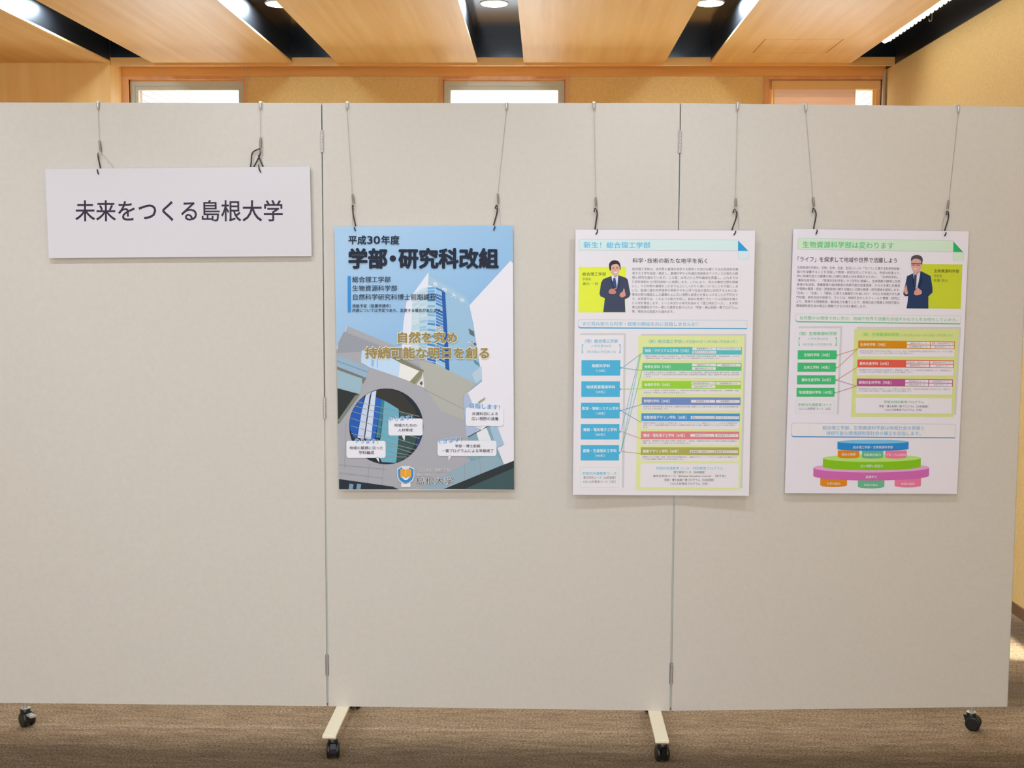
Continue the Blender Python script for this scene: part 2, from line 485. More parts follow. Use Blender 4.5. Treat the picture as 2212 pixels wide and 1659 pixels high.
# ------------------------------------------------------------------ folding partition
TH = .03
GAP = .017
def frame_of(p0, ang_dir):
    """panel frame: origin p0 (front lower corner), u along the width, n towards the viewer"""
    u = Vector((ang_dir[0], ang_dir[1], 0)).normalized(); n = Vector((u.y, -u.x, 0))
    return Vector((p0[0], p0[1], 0)), u, n
J1, J2 = Vector((-.6, 0, 0)), Vector((.6, 0, 0))
uL = Vector((math.cos(A_L), -math.sin(A_L), 0))      # left panel, from its far end towards joint 1
uR = Vector((math.cos(A_R), math.sin(A_R), 0))
PAN = [frame_of(J1 - uL * 1.2, uL), frame_of(J1, (1, 0)), frame_of(J2, uR)]
part = thing('folding_display_board', (0, -.0, 0), 'large light grey three-panel folding display board on black casters', 'display board')
def pbox(mb, fr, u0, u1, n0, n1, z0, z1, mi=0):
    o, u, n = fr
    vs = []
    for z in (z0, z1):
        for (a, b) in ((u0, n0), (u1, n0), (u1, n1), (u0, n1)):
            q = o + u * a + n * b; vs.append((q.x, q.y, z))
    mb.add(vs, [(0, 1, 2, 3), (7, 6, 5, 4), (4, 5, 1, 0), (5, 6, 2, 1), (6, 7, 3, 2), (7, 4, 0, 3)], mi)
    return mb
G = .0022
for k, fr in enumerate(PAN):
    p = pbox(MB(), fr, G + .0015, 1.2 - G - .0015, -TH, 0, Z0, Z1).build('panel', M['panel'], part)
    e = MB(); pbox(e, fr, G, G + .0015, -TH, .0005, Z0, Z1); e.build('edge_profile', M['alu'], p); e = MB(); pbox(e, fr, 1.2 - G - .0015, 1.2 - G, -TH, .0005, Z0, Z1)
    e.build('edge_profile', M['alu'], p)
for J in (J1, J2):
    MB().box(J.x - .0022, J.x + .0022, .004, .012, Z0 + .01, 1.15).build('seal_strip', M['seal'], part)
    MB().box(J.x - .0022, J.x + .0022, .012, .014, 1.15, Z1 - .005).build('seal_strip', M['hinge_steel'], part)
def hinge(J, zc):
    h0 = zc - .037; m = MB(); m.box(J.x - .0055, J.x + .0055, -.0035, .003, h0, h0 + .074)
    hb = m.build('hinge', M['hinge_steel'], part)
    hgt = .074 / 7
    for k in range(7):
        MB().tube([(J.x + .0005, -.004, h0 + k * hgt + .0006), (J.x + .0005, -.004, h0 + (k + 1) * hgt - .0006)], .0036, 10).build('knuckle', M['steel'], hb)
for J, ys in ((J1, (306, 884, 1441)), (J2, (306, 884, 1450))):
    for y in ys:
        hinge(J, on_plane(1106, y, (0, 0, 0), Vector((0, 1, 0))).z)

def caster(x, y, ztop, ang, brake=False):
    """twin-wheel swivel caster; ztop is where its stem meets the frame"""
    ca, sa = math.cos(ang), math.sin(ang)
    def T(p): return (x + p[0] * ca - p[1] * sa, y + p[0] * sa + p[1] * ca, p[2])
    def TM(mb): mb.v = [T(v) for v in mb.v]; return mb
    R = .0255
    hs = MB()   # hood between the wheels
    prof = [(-.020, .052), (.012, .056), (.026, .050), (.036, .036), (.037, .020), (.028, .012), (-.004, .010), (-.012, .030)]
    for i, yy in enumerate((-.0085, .0085)):
        hs.add([(px - .006, yy, z) for px, z in prof], [tuple(range(8)) if i else tuple(range(8))[::-1]])
    n = 8
    hs.add([(px - .006, -.0085, z) for px, z in prof] + [(px - .006, .0085, z) for px, z in prof], [(k, (k + 1) % n, n + (k + 1) % n, n + k) for k in range(n)])
    hs.tube([(0, 0, .045), (0, 0, .0585), (0, 0, .062)], [.016, .016, .014], 18)
    c = TM(hs).build('caster', M['black_plastic'], part)
    for sgn in (-1, 1):
        wv = MB(); wv.tube([(.008, sgn * .0095, R), (.008, sgn * .0105, R), (.008, sgn * .019, R), (.008, sgn * .0215, R)], [R * .94, R, R, R * .8], 22)
        TM(wv).build('wheel', M['black_plastic'], c)
    st = MB(); st.tube([(0, 0, .061), (0, 0, ztop)], .0075, 12)
    TM(st).build('stem', M['steel'], c)
    if brake:
        b = MB(); b.box(.022, .058, -.011, .011, .042, .048); TM(b).build('brake_lever', M['steel'], c)
    pl = MB(); pl.tube([(0, 0, .0622), (0, 0, .064)], .017, 18); TM(pl).build('swivel_plate', M['alu'], c)
LEG = [(-.547, math.radians(-80), math.radians(75)), (.545, math.radians(100), math.radians(75))]
for x, a1, a2 in LEG:
    fb = box_obj('foot_bar', (x - .0225, x + .0225, -.272, .252, .0755, Z0 - .0005), M['cream_paint'], part, .0015)
    caster(x + .006, -.232, .076, a1)
    caster(x + .006, .215, .076, a2)
q = PAN[0][0] + PAN[0][1] * .125 - PAN[0][2] * .015
caster(q.x, q.y, Z0, math.radians(-40), True)
q = PAN[2][0] + PAN[2][1] * 1.075 - PAN[2][2] * .015
caster(q.x, q.y, Z0, math.radians(-28))

# ------------------------------------------------------------------ printed sheets
def homography(src, dst):
    import numpy as np
    A = []; b = []
    for (x, y), (u, v) in zip(src, dst):
        A.append([x, y, 1, 0, 0, 0, -u * x, -u * y]); b.append(u)
        A.append([0, 0, 0, x, y, 1, -v * x, -v * y]); b.append(v)
    hh = np.linalg.solve(np.array(A), np.array(b)); return [float(t) for t in hh] + [1.0]
_tx = {}
def glyphs(s, off):
    k = (s, off)
    if k not in _tx:
        c = bpy.data.curves.new('t', 'FONT'); c.body = s; c.size = 1; c.resolution_u = 3 if len(s) < 14 else 2; c.offset = off
        o = bpy.data.objects.new('t', c); me = bpy.data.meshes.new_from_object(o)
        _tx[k] = ([(v.co.x, v.co.y) for v in me.vertices], [tuple(p.vertices) for p in me.polygons])
        bpy.data.objects.remove(o); bpy.data.curves.remove(c); bpy.data.meshes.remove(me)
    return _tx[k]

class Sheet:
    """a hanging sheet: photo-read corners give its real size and place on its plane; the artwork is laid out on it"""
    def __init__(s, name, label, cat, corners, p0, n, mat_front, thick=.004):
        n = Vector(n).normalized(); s.n = n
        C = [on_plane(x, y, p0, n) for x, y in corners]     # TL TR BR BL
        u = ((C[1] - C[0]) + (C[2] - C[3])); u = (u - n * u.dot(n)).normalized(); v = n.cross(u)
        if v.z < 0: v = -v
        ctr = (C[0] + C[1] + C[2] + C[3]) / 4
        s.w = ((C[1] - C[0]).length + (C[2] - C[3]).length) / 2; s.h = ((C[0] - C[3]).length + (C[1] - C[2]).length) / 2
        s.u, s.v = u, v; s.o = ctr - u * s.w / 2 - v * s.h / 2
        s.H = homography(corners, [(0, s.h), (s.w, s.h), (s.w, 0), (0, 0)])
        s.root = thing(name, tuple(s.o + u * s.w / 2), label, cat)
        vs = []
        for d in (-thick, 0):
            for a, b in ((0, 0), (s.w, 0), (s.w, s.h), (0, s.h)): vs.append(s.o + u * a + v * b + n * d)
        m = MB().add(vs, [(0, 1, 2, 3), (7, 6, 5, 4), (4, 5, 1, 0), (5, 6, 2, 1), (6, 7, 3, 2), (7, 4, 0, 3)])
        m.build('sheet', mat_front, s.root); s.bufs = {}
        s.pitch = .00018
    def xy(s, px, py):
        h = s.H; d = h[6] * px + h[7] * py + 1
        return ((h[0] * px + h[1] * py + h[2]) / d, (h[3] * px + h[4] * py + h[5]) / d)
    def pt(s, px, py, d):
        a, b = s.xy(px, py); a = min(max(a, 0.0003), s.w - .0003); b = min(max(b, .0003), s.h - .0003)
        return s.o + s.u * a + s.v * b + s.n * d
    def poly(s, part, pts, color, layer, fresh=False, rough=.42):
        m = ink(*color, rough); key = part
        if fresh:
            k = 0
            while (part, k) in s.bufs: k += 1
            key = (part, k)
        mb, ml = s.bufs.setdefault(key, (MB(), []))
        if m not in ml: ml.append(m)
        mb.add([s.pt(x, y, layer * s.pitch) for x, y in pts], [tuple(range(len(pts)))], ml.index(m))
    def text(s, part, st, x0, x1, y0, y1, color, layer, off=0.0, dy=0.0, em=False):
        """st fills x0..x1 and y0..y1 (photo pixels); dy is the drop of the line from left to right"""
        V, Fc = glyphs(st, 0.0)
        if not V: return
        ax, bx = min(v[0] for v in V), max(v[0] for v in V)
        if em: ay, by = -.09, .86
        else: ay, by = min(v[1] for v in V), max(v[1] for v in V)
        key = part if part in ('body_text', 'fine_print', 'building_print') else (part, st)
        m = ink(*color); mb, ml = s.bufs.setdefault(key, (MB(), []))
        if m not in ml: ml.append(m)
        # heavier weights are struck several times, each a hair's breadth apart
        hs = abs(x1 - x0) / (bx - ax); vs_ = abs(y1 - y0) / (by - ay)
        if off < .006: jit = [(0, 0)]
        elif off < .03: jit = [(-.7, -.7), (.7, -.7), (.7, .7), (-.7, .7)]
        else: jit = [(0, 0)] + [(math.cos(k * math.pi / 4), math.sin(k * math.pi / 4)) for k in range(8)]
        base = [((gx - ax) / (bx - ax), y1 + (gy - ay) / (by - ay) * (y0 - y1)) for gx, gy in V]
        sx = max(.2, (abs(x1 - x0) - 2 * off * hs)) / abs(x1 - x0)
        for j, (jx, jy) in enumerate(jit):
            out = []
            for t, yy in base:
                px = x0 + off * hs + t * (x1 - x0) * sx + jx * off * hs; py = yy + dy * t + jy * off * vs_
                out.append(s.pt(px, py, layer * s.pitch + j * .000012))
            mb.add(out, Fc, ml.index(m))
    def done(s):
        for k, (mb, ml) in s.bufs.items():
            o = mb.build((k[0] if isinstance(k, tuple) else k).strip('.'), ml, s.root)
            if k in ('body_text', 'fine_print'): o['kind'] = 'stuff'

def crop(ox, oy, sc): return lambda x, y: (ox + x / sc, oy + y / sc)
class Art:
    """draws on a sheet in the coordinates of one enlarged view"""
    def __init__(s, sh, ox, oy, sc): s.sh = sh; s.c = crop(ox, oy, sc); s.sc = sc
    def poly(s, part, pts, col, layer, fresh=False, smooth=False, **k):
        if smooth: pts = [(p.x, p.y) for p in catmull([(a, b, 0) for a, b in pts], 5, True)]
        s.sh.poly(part, [s.c(*p) for p in pts], col, layer, fresh, **k)
    def quad(s, part, x0, y0, x1, y1, col, layer, dy=0, fresh=False):   # dy: drop of the right side
        s.poly(part, [(x0, y1), (x1, y1 + dy), (x1, y0 + dy), (x0, y0)], col, layer, fresh)
    def line(s, part, a, b, wd, col, layer):
        d = math.hypot(b[0] - a[0], b[1] - a[1]); nx, ny = -(b[1] - a[1]) / d * wd / 2, (b[0] - a[0]) / d * wd / 2
        s.poly(part, [(a[0] + nx, a[1] + ny), (b[0] + nx, b[1] + ny), (b[0] - nx, b[1] - ny), (a[0] - nx, a[1] - ny)], col, layer)
    def frame(s, part, x0, y0, x1, y1, wd, col, layer, dy=0):
        s.line(part, (x0, y0), (x1, y0 + dy), wd, col, layer); s.line(part, (x0, y1), (x1, y1 + dy), wd, col, layer)
        s.line(part, (x0, y0), (x0, y1), wd, col, layer); s.line(part, (x1, y0 + dy), (x1, y1 + dy), wd, col, layer)
    def rrect(s, part, x0, y0, x1, y1, r, col, layer, dy=0, corners=(1, 1, 1, 1), fresh=False):
        pts = []
        for (cx, cy, a0, on) in ((x1 - r, y0 + r, -90, corners[1]), (x1 - r, y1 - r, 0, corners[2]), (x0 + r, y1 - r, 90, corners[3]), (x0 + r, y0 + r, 180, corners[0])):
            if on:
                for k in range(7):
                    t = math.radians(a0 + 15 * k); pts.append((cx + r * math.cos(t), cy + r * math.sin(t)))
            else:
                pts.append((cx + (r if a0 in (-90, 0) else -r), cy + (r if a0 in (0, 90) else -r)))
        pts = [(x, y + dy * (x - x0) / (x1 - x0)) for x, y in pts]
        s.poly(part, pts[::-1], col, layer, fresh)
    def text(s, part, st, x0, x1, y0, y1, col, layer, off=0.0, dy=0.0, em=False):
        a = s.c(x0, y0); b = s.c(x1, y1); s.sh.text(part, st, a[0], b[0], a[1], b[1], col, layer, off, dy / s.sc, em)
    def ellipse(s, part, cx, cy, rx, ry, col, layer, a0=0, a1=360, n=40, extra=(), fresh=False):
        pts = [(cx + rx * math.cos(math.radians(a0 + (a1 - a0) * k / n)), cy + ry * math.sin(math.radians(a0 + (a1 - a0) * k / n))) for k in range(n + (0 if a1 - a0 == 360 else 1))]
        s.poly(part, (pts + list(extra))[::-1], col, layer, fresh)

n_front = Vector((0, -1, 0))
# ---- heading sign
sg = Sheet('hanging_sign', 'wide white sign board with one line of black Japanese lettering', 'sign',
           [(98.8, 364.7), (670.2, 360.2), (672.3, 552.7), (104.2, 558.0)], PAN[0][0] + PAN[0][2] * .015, PAN[0][2], ink(209, 203, 204, .5), .005)
a = Art(sg, 60, 200, 3.3515)
a.text('lettering', '未来をつくる島根大学', 345, 1848, 779, 931, (52, 42, 58), 1, .012, dy=0)
sg.done()

# ---- building poster
p1 = Sheet('poster', 'blue poster with a white tower photograph and bold black heading', 'poster',
           [(723.3, 489.4), (1107.3, 487.1), (1111.0, 1058.7), (731.5, 1059.0)], (0, -GAP, 0), n_front, ink(225, 222, 222, .3), .004)
p1.pitch = .00026; P = Art(p1, 700, 470, 5.144); Q = Art(p1, 700, 770, 5.144)
sky = bpy.data.materials.new('printed_sky'); sky.use_nodes = True
nt, N, L, PB = nodes(sky)
tc = N.new('ShaderNodeTexCoord'); sp = N.new('ShaderNodeSeparateXYZ'); mr = N.new('ShaderNodeMath'); mr.operation = 'MULTIPLY_ADD'; mr.inputs[1].default_value = -.55
L.new(tc.outputs['Generated'], sp.inputs[0]); L.new(sp.outputs[0], mr.inputs[0]); L.new(sp.outputs[2], mr.inputs[2])
rp = N.new('ShaderNodeValToRGB'); rp.color_ramp.elements[0].position = -.0
def L3(r, g, b): return (min(.9, lin(r) / ILL), min(.9, lin(g) / ILL), min(.9, lin(b) / ILL), 1)
rp.color_ramp.elements[0].position = .0; rp.color_ramp.elements[0].color = L3(116, 164, 204)
rp.color_ramp.elements[1].position = .85; rp.color_ramp.elements[1].color = L3(158, 190, 215)
L.new(mr.outputs[0], rp.inputs[0]); L.new(rp.outputs[0], PB.inputs['Base Color']); PB.inputs['Roughness'].default_value = .3; PB.inputs['Specular IOR Level'].default_value = .3
pts = [(731.6, 1056.8), (1110.9, 1056.8), (1107.2, 487.2), (723.4, 489.5)]
MB().add([p1.pt(x, y, .00012) for x, y in pts], [(0, 1, 2, 3)]).build('sky_print', sky, p1.root)
_lc = {}
def BP(art, pts, col, layer=2, smooth=False):
    k = _lc.get(layer, 0); _lc[layer] = k + 1          # every patch lies a hair above the one before it
    art.poly('building_print', pts[::-1], col, layer + min(k, 20) * .045, smooth=smooth)
def CELL(art, pts, col, layer): art.poly('building_print', pts[::-1], col, layer)
# all building artwork is given in the upper view's coordinates; lower view y = upper y - 1543
D = 1543
# white block at the right
BP(P, [(1615, 970), (2070, 478), (2112, 505), (2120, D + 1165), (1990, D + 1200), (1600, D + 1100), (1560, D + 420), (1600, D + 395), (1758, D + 270), (1715, D), (1660, 1180)], (224, 219, 223), 1)
# tower: right face, left white face
BP(P, [(1163, 603), (1590, 865), (1622, 1000), (1725, 1600), (1757, D + 255), (1700, D + 300), (1380, D + 180), (1330, 790), (1140, 762)], (150, 184, 206), 2)
BP(P, [(1163, 603), (1158, 740), (1330, 790), (1400, D + 160), (840, D + 160), (865, 1400), (885, 1150), (918, 930), (1000, 830)], (220, 221, 228), 2)
BP(P, [(1165, 640), (1575, 890), (1590, 960), (1340, 800), (1155, 745)], (160, 190, 210), 3)
BP(P, [(1605, 1225), (1665, 1260), (1672, 1320), (1618, 1290)], (95, 105, 110), 3)
BP(P, [(1660, D + 30), (1720, D + 60), (1735, D + 110), (1675, D + 75)], (90, 140, 150), 3)
BP(P, [(1640, D + 190), (1750, D + 100), (1757, D + 240), (1690, D + 290)], (178, 196, 208), 3)
BP(P, [(1640, 1370), (1690, 1390), (1695, 1420), (1650, 1410)], (80, 110, 120), 3)
# curved glass front, floor by floor
def lerp(a, b, t): return a + (b - a) * t
top = [985, 1066, 1148, 1236, 1332]; bot = [960, 1050, 1143, 1246, 1396]
yT = [842, 800, 768, 762, 800]; yB = [D + 60, D + 60, D + 70, D + 95, D + 160]
BP(P, [(top[0], yT[0]), (top[1], yT[1]), (top[2], yT[2]), (top[3], yT[3]), (top[4], yT[4]), (bot[4], yB[4]), (bot[0], yB[0])], (186, 206, 214), 3)
rows = 26; rs = random.Random(3)
pal = [[(196, 214, 218), (178, 204, 214), (204, 214, 214)], [(178, 204, 214), (150, 188, 210), (196, 212, 216)], [(110, 165, 205), (72, 136, 192), (170, 200, 214), (128, 174, 204)], [(72, 128, 188), (96, 150, 196), (150, 188, 206), (50, 104, 172)]]
for c in range(4):
    for r_ in range(rows):
        t0, t1 = (r_ + .12) / rows, (r_ + .88) / rows
        q_ = []
        for (cc, tt, ins) in ((c, t0, .05), (c + 1, t0, -.05), (c + 1, t1, -.05), (c, t1, .05)):
            x = lerp(top[cc], bot[cc], tt); y = lerp(yT[cc], yB[cc], tt); q_.append((x + ins * 85, y))
        colr = rs.choice(pal[c])
        if c == 2 and r_ > 21: colr = (40, 100, 180)
        CELL(P, q_, colr, 3.95)
BP(P, [(1308, 798), (1345, 800), (1396, D + 158), (1350, D + 150)], (34, 88, 158), 5)
for st, x, y in (('島', 1240, 728), ('根', 1340, 792), ('大', 1440, 852), ('学', 1532, 908)):
    P.text('building_print', st, x - 28, x + 28, y - 22, y + 22, (218, 226, 232), 5, .02, dy=16)
# concrete hall
BP(P, [(255, 1198), (740, 1398), (1250, D + 85), (1700, D + 300), (1600, D + 390), (1548, D + 430), (1560, D + 700), (1605, D + 900), (1625, D + 1160), (1330, D + 1476), (158, D + 1476), (140, 1440)], (164, 163, 166), 4)
BP(P, [(225, 1270), (255, 1198), (255, 1215), (150, 1480), (140, 1440)], (205, 214, 222), 5)
BP(P, [(160, 1380), (225, 1260), (300, 1290), (760, 1470), (1000, D + 70), (1100, D + 130), (410, D - 40), (415, D - 60), (140, 1500)], (148, 150, 156), 5)
BP(P, [(1060, D + 40), (1250, D + 85), (1700, D + 300), (1600, D + 390), (1545, D + 430), (1560, D + 700), (1300, D + 600), (1120, D + 340)], (172, 171, 160), 5)
BP(P, [(420, D - 75), (620, D - 40), (745, D + 5), (845, D + 62), (832, D + 226), (500, D + 112), (412, D + 60)], (186, 209, 230), 6)
BP(P, [(530, D - 40), (560, D - 30), (555, D + 110), (525, D + 100)], (150, 180, 215), 7)
BP(P, [(590, D - 25), (600, D - 25), (598, D + 120), (585, D + 115)], (150, 180, 215), 7)
BP(P, [(745, D - 35), (1112, D + 148), (1095, D + 185), (1060, D + 158), (845, D + 62), (740, D + 5)], (128, 122, 102), 6)
BP(P, [(845, D + 66), (1060, D + 156), (955, D + 272), (830, D + 226)], (226, 224, 214), 6)
BP(P, [(1060, D + 156), (1100, D + 160), (1090, D + 200), (1010, D + 305), (952, D + 272)], (136, 134, 100), 6)
BP(P, [(1098, D + 165), (1115, D + 343), (1030, D + 305), (1086, D + 235)], (220, 216, 206), 6)
BP(P, [(1060, D + 290), (1090, D + 265), (1096, D + 300), (1080, D + 318)], (90, 84, 74), 7)
BP(P, [(140, 1520), (500, D + 118), (470, D + 232), (145, D + 108)], (146, 172, 190), 6)
BP(P, [(140, D + 40), (490, D + 165), (486, D + 172), (140, D + 48)], (112, 136, 154), 7)
BP(P, [(145, D + 106), (470, D + 232), (432, D + 302), (412, D + 236), (145, D + 140)], (116, 116, 104), 6)
BP(P, [(145, D + 142), (425, D + 240), (402, D + 412), (148, D + 342)], (150, 178, 188), 6)
BP(P, [(148, D + 348), (385, D + 412), (150, D + 745)], (44, 48, 44), 6)
BP(P, [(345, D + 428), (402, D + 412), (165, D + 745), (150, D + 705)], (122, 126, 112), 7)
# panel joints in the concrete
for aa, bb_ in (((160, 1200), (700, 1255)), ((165, 1290), (640, 1350)), ((240, 740), (225, 1240)), ((660, 1195), (640, 1450)), ((500, 1190), (480, 1420)), ((1110, 360), (1600, 600)), ((1560, 1180), (1560, 1400)), ((1730, 1110), (1740, 1330))):
    Q.line('building_print', aa, bb_, 4, (140, 141, 146), 7)
# round window
Q.ellipse('building_print', 690, 772, 413, 423, (34, 40, 46), 8)
def inside(pts):   # keep the artwork inside the round opening
    o = []; dense = []
    for (xa, ya), (xb, yb) in zip(pts, pts[1:] + pts[:1]) if len(pts) > 2 else ():
        for k in range(8): dense.append((xa + (xb - xa) * k / 8, ya + (yb - ya) * k / 8))
    for x, y in (dense or pts):
        dx, dy = (x - 690) / 408, (y - 772) / 418; d = math.hypot(dx, dy)
        if d > 1: x, y = 690 + dx / d * 408, 772 + dy / d * 418
        o.append((x, y))
    return o
def RW(pts, col, layer): BP(Q, inside(pts), col, layer)
RW([(330, 490), (445, 440), (380, 890), (330, 900), (285, 800), (282, 640)], (32, 88, 170), 9)
RW([(470, 400), (515, 372), (440, 910), (370, 900), (420, 600)], (190, 200, 220), 10)
RW([(530, 390), (582, 372), (520, 915), (452, 905), (490, 640)], (200, 208, 226), 10)
RW([(578, 445), (640, 470), (560, 940), (505, 925)], (36, 96, 180), 9)
RW([(640, 470), (670, 480), (620, 900), (575, 900)], (52, 120, 140), 9)
RW([(670, 480), (830, 580), (835, 800), (800, 1180), (640, 1170), (600, 1080), (640, 800)], (104, 166, 184), 9)
RW([(835, 590), (1000, 640), (1060, 800), (1000, 1000), (900, 1120), (800, 1185), (835, 800)], (52, 78, 78), 9)
RW([(580, 380), (700, 352), (850, 400), (1000, 560), (1030, 680), (900, 620), (700, 500), (580, 440)], (52, 50, 44), 9)
RW([(1060, 760), (1100, 770), (1060, 960), (1010, 1040)], (40, 60, 110), 10)
for k in range(9):
    y = 470 + k * 82
    xa = 300 if k < 6 else 560
    pa = inside([(xa, y - 40 + k * 2), (1060, y + 190)])
    Q.line('building_print', pa[0], pa[1], 6, (150, 150, 128), 11)
# lower right glass and dark eaves
BP(Q, [(1550, 430), (1600, 400), (1650, 520), (1660, 770), (1760, 810), (1605, 890), (1580, 870), (1556, 600)], (166, 180, 202), 6)
BP(Q, [(1605, 890), (1850, 752), (1990, 980), (1925, 1010), (2000, 1195), (1600, 1130)], (128, 160, 168), 6)
BP(Q, [(1840, 770), (1925, 770), (2000, 970), (1915, 1010)], (158, 182, 202), 7)
BP(Q, [(1690, 830), (1800, 775), (1860, 930), (1720, 930)], (220, 220, 222), 7)
BP(Q, [(1600, 885), (1850, 750), (1852, 758), (1604, 894)], (60, 62, 58), 8)
BP(Q, [(1380, 1300), (1600, 1170), (1900, 1080), (1995, 1195), (1330, 1476), (1060, 1476)], (142, 166, 176), 6)
BP(Q, [(2112, 1155), (1328, 1472), (2114, 1478)], (44, 50, 50), 8)
BP(Q, [(2112, 1235), (1560, 1472), (2114, 1476)], (62, 84, 86), 9)
BP(Q, [(1710, 500), (1790, 445), (1790, 470), (1720, 520)], (150, 160, 120), 8)
BP(Q, [(160, 1360), (760, 1445), (830, 1476), (160, 1476)], (40, 46, 54), 8)
for x in (300, 385):
    BP(Q, [(x - 22, 1412), (x + 25, 1418), (x + 15, 1474), (x - 30, 1474)], (120, 150, 170), 9)
# speech bubbles
for (x0, y0, x1, y1, tail) in ((715, 683, 1097, 873, [(862, 870), (900, 870), (893, 937)]), (247, 932, 683, 1122, [(570, 1118), (606, 1118), (611, 1176)]),
                               (1575, 560, 1995, 766, [(1755, 764), (1808, 764), (1745, 820)]), (1262, 930, 1917, 1101, [(1382, 1098), (1420, 1098), (1382, 1155)])):
    k = 0
    while ('speech_bubble', k) in p1.bufs: k += 1
    Q.rrect('speech_bubble', x0, y0, x1, y1, 24, (224, 222, 226), 12, fresh=True)
    mbx, mlx = p1.bufs[('speech_bubble', k)]
    mbx.add([p1.pt(*Q.c(x, y), 12 * p1.pitch) for x, y in tail[::-1]], [(0, 1, 2)], 0)
BT = (66, 56, 66)
for st, x0, x1, y0, y1 in (('地域のための', 778, 1028, 740, 777), ('人材育成', 822, 985, 795, 830), ('地域の要請に沿った', 280, 655, 993, 1030), ('学科編成', 385, 555, 1045, 1083),
                           ('共通科目による', 1645, 1932, 612, 648), ('広い視野の涵養', 1640, 1940, 667, 705), ('学部・博士前期', 1457, 1735, 972, 1008), ('一貫プログラムによる早期修了', 1308, 1883, 1026, 1062)):
    Q.text('caption_text', st, x0, x1, y0, y1, BT, 14, .012)
for st, x0, x1, y0, y1, dy in (('やります！', 712, 985, 672, 722, -26), ('やります！', 335, 600, 905, 955, 14), ('目指します！', 1622, 1955, 508, 566, 22), ('できます！', 1255, 1532, 915, 968, -28)):
    Q.text('callout_text', st, x0, x1, y0, y1, (226, 228, 232), 13, .05, dy=dy)
    Q.text('callout_text', st, x0, x1, y0, y1, (72, 146, 200), 15, .014, dy=dy)
# emblem
Q.poly('emblem', [(862, 1214), (812, 1244), (812, 1335), (832, 1382), (872, 1406), (907, 1412), (944, 1406), (982, 1382), (1002, 1335), (1002, 1244), (950, 1214)][::-1], (214, 212, 212), 12)
Q.poly('emblem', [(868, 1226), (820, 1252), (822, 1330), (840, 1372), (875, 1396), (907, 1402), (940, 1396), (975, 1370), (992, 1330), (994, 1252), (945, 1226), (945, 1250), (968, 1262), (968, 1330), (940, 1352), (907, 1358), (872, 1352), (846, 1330), (846, 1262), (868, 1250)][::-1], (52, 134, 192), 13)
Q.poly('emblem', [(846, 1252), (880, 1244), (907, 1256), (934, 1244), (966, 1252), (966, 1338), (934, 1330), (907, 1348), (880, 1330), (846, 1338)][::-1], (222, 158, 52), 14)
Q.line('emblem', (907, 1248), (907, 1346), 5, (232, 222, 200), 15)
Q.ellipse('emblem', 907, 1352, 28, 18, (226, 224, 222), 14)
Q.rrect('emblem', 856, 1404, 960, 1450, 8, (222, 222, 220), 12)
Q.text('logo_text', '人とともに　地域とともに', 1035, 1425, 1242, 1278, (226, 224, 222), 12, .05)
Q.text('logo_text', '人とともに　地域とともに', 1035, 1425, 1242, 1278, (134, 136, 140), 13, .0)
Q.text('logo_text', '国立大学法人', 1030, 1220, 1298, 1325, (226, 224, 222), 12, .05)
Q.text('logo_text', '国立大学法人', 1030, 1220, 1298, 1325, (134, 136, 140), 13, .0)
Q.text('logo_text', '島根大学', 1030, 1432, 1340, 1420, (214, 212, 210), 12, .05)
Q.text('logo_text', '島根大学', 1030, 1432, 1340, 1420, (70, 70, 78), 13, -.008)
# headings
NV = (26, 32, 48)
P.text('heading_text', '平成', 275, 475, 200, 297, NV, 14, .029)
P.text('heading_text', '30', 484, 628, 206, 290, NV, 14, .02)
P.text('heading_text', '年度', 638, 842, 200, 297, NV, 14, .029)
P.text('heading_text', '学部', 275, 708, 345, 558, NV, 14, .042)
P.ellipse('heading_text', 768, 452, 34, 34, NV, 14)
P.text('heading_text', '研究科改組', 828, 1940, 345, 558, NV, 14, .042)
P.quad('side_bar', 267, 647, 300, 1047, (52, 136, 200), 12)
for st, x0, x1, y0, y1, o_ in (('総合理工学部', 318, 742, 650, 716, .012), ('生物資源科学部', 318, 815, 748, 812, .012), ('自然科学研究科博士前期課程', 325, 1247, 844, 910, .012),
                               ('改組予定（設置申請中）', 318, 742, 956, 995, .016), ('内容については予定であり、変更する場合があります。', 318, 1312, 1006, 1046, .016)):
    P.text('subheading_text', st, x0, x1, y0, y1, (44, 52, 72), 14, o_)
GO = (150, 128, 72)
for st, x0, x1, y0, y1 in (('自然を究め', 820, 1480, 1265, 1385), ('持続可能な明日を創る', 455, 1835, 1436, 1560)):
    P.text('slogan_text', st, x0 - 6, x1 + 6, y0 - 6, y1 + 6, (226, 220, 190), 13, .05)
    P.text('slogan_text', st, x0, x1, y0, y1, GO, 14, .03)
for st, x0, x1, y0, y1 in (('きわ', 1240, 1320, 1206, 1238), ('つく', 1595, 1668, 1380, 1410)):
    P.text('slogan_text', st, x0 - 4, x1 + 4, y0 - 4, y1 + 4, (226, 224, 222), 13, .09)
    P.text('slogan_text', st, x0, x1, y0, y1, (120, 120, 120), 14, .01)
p1.done()

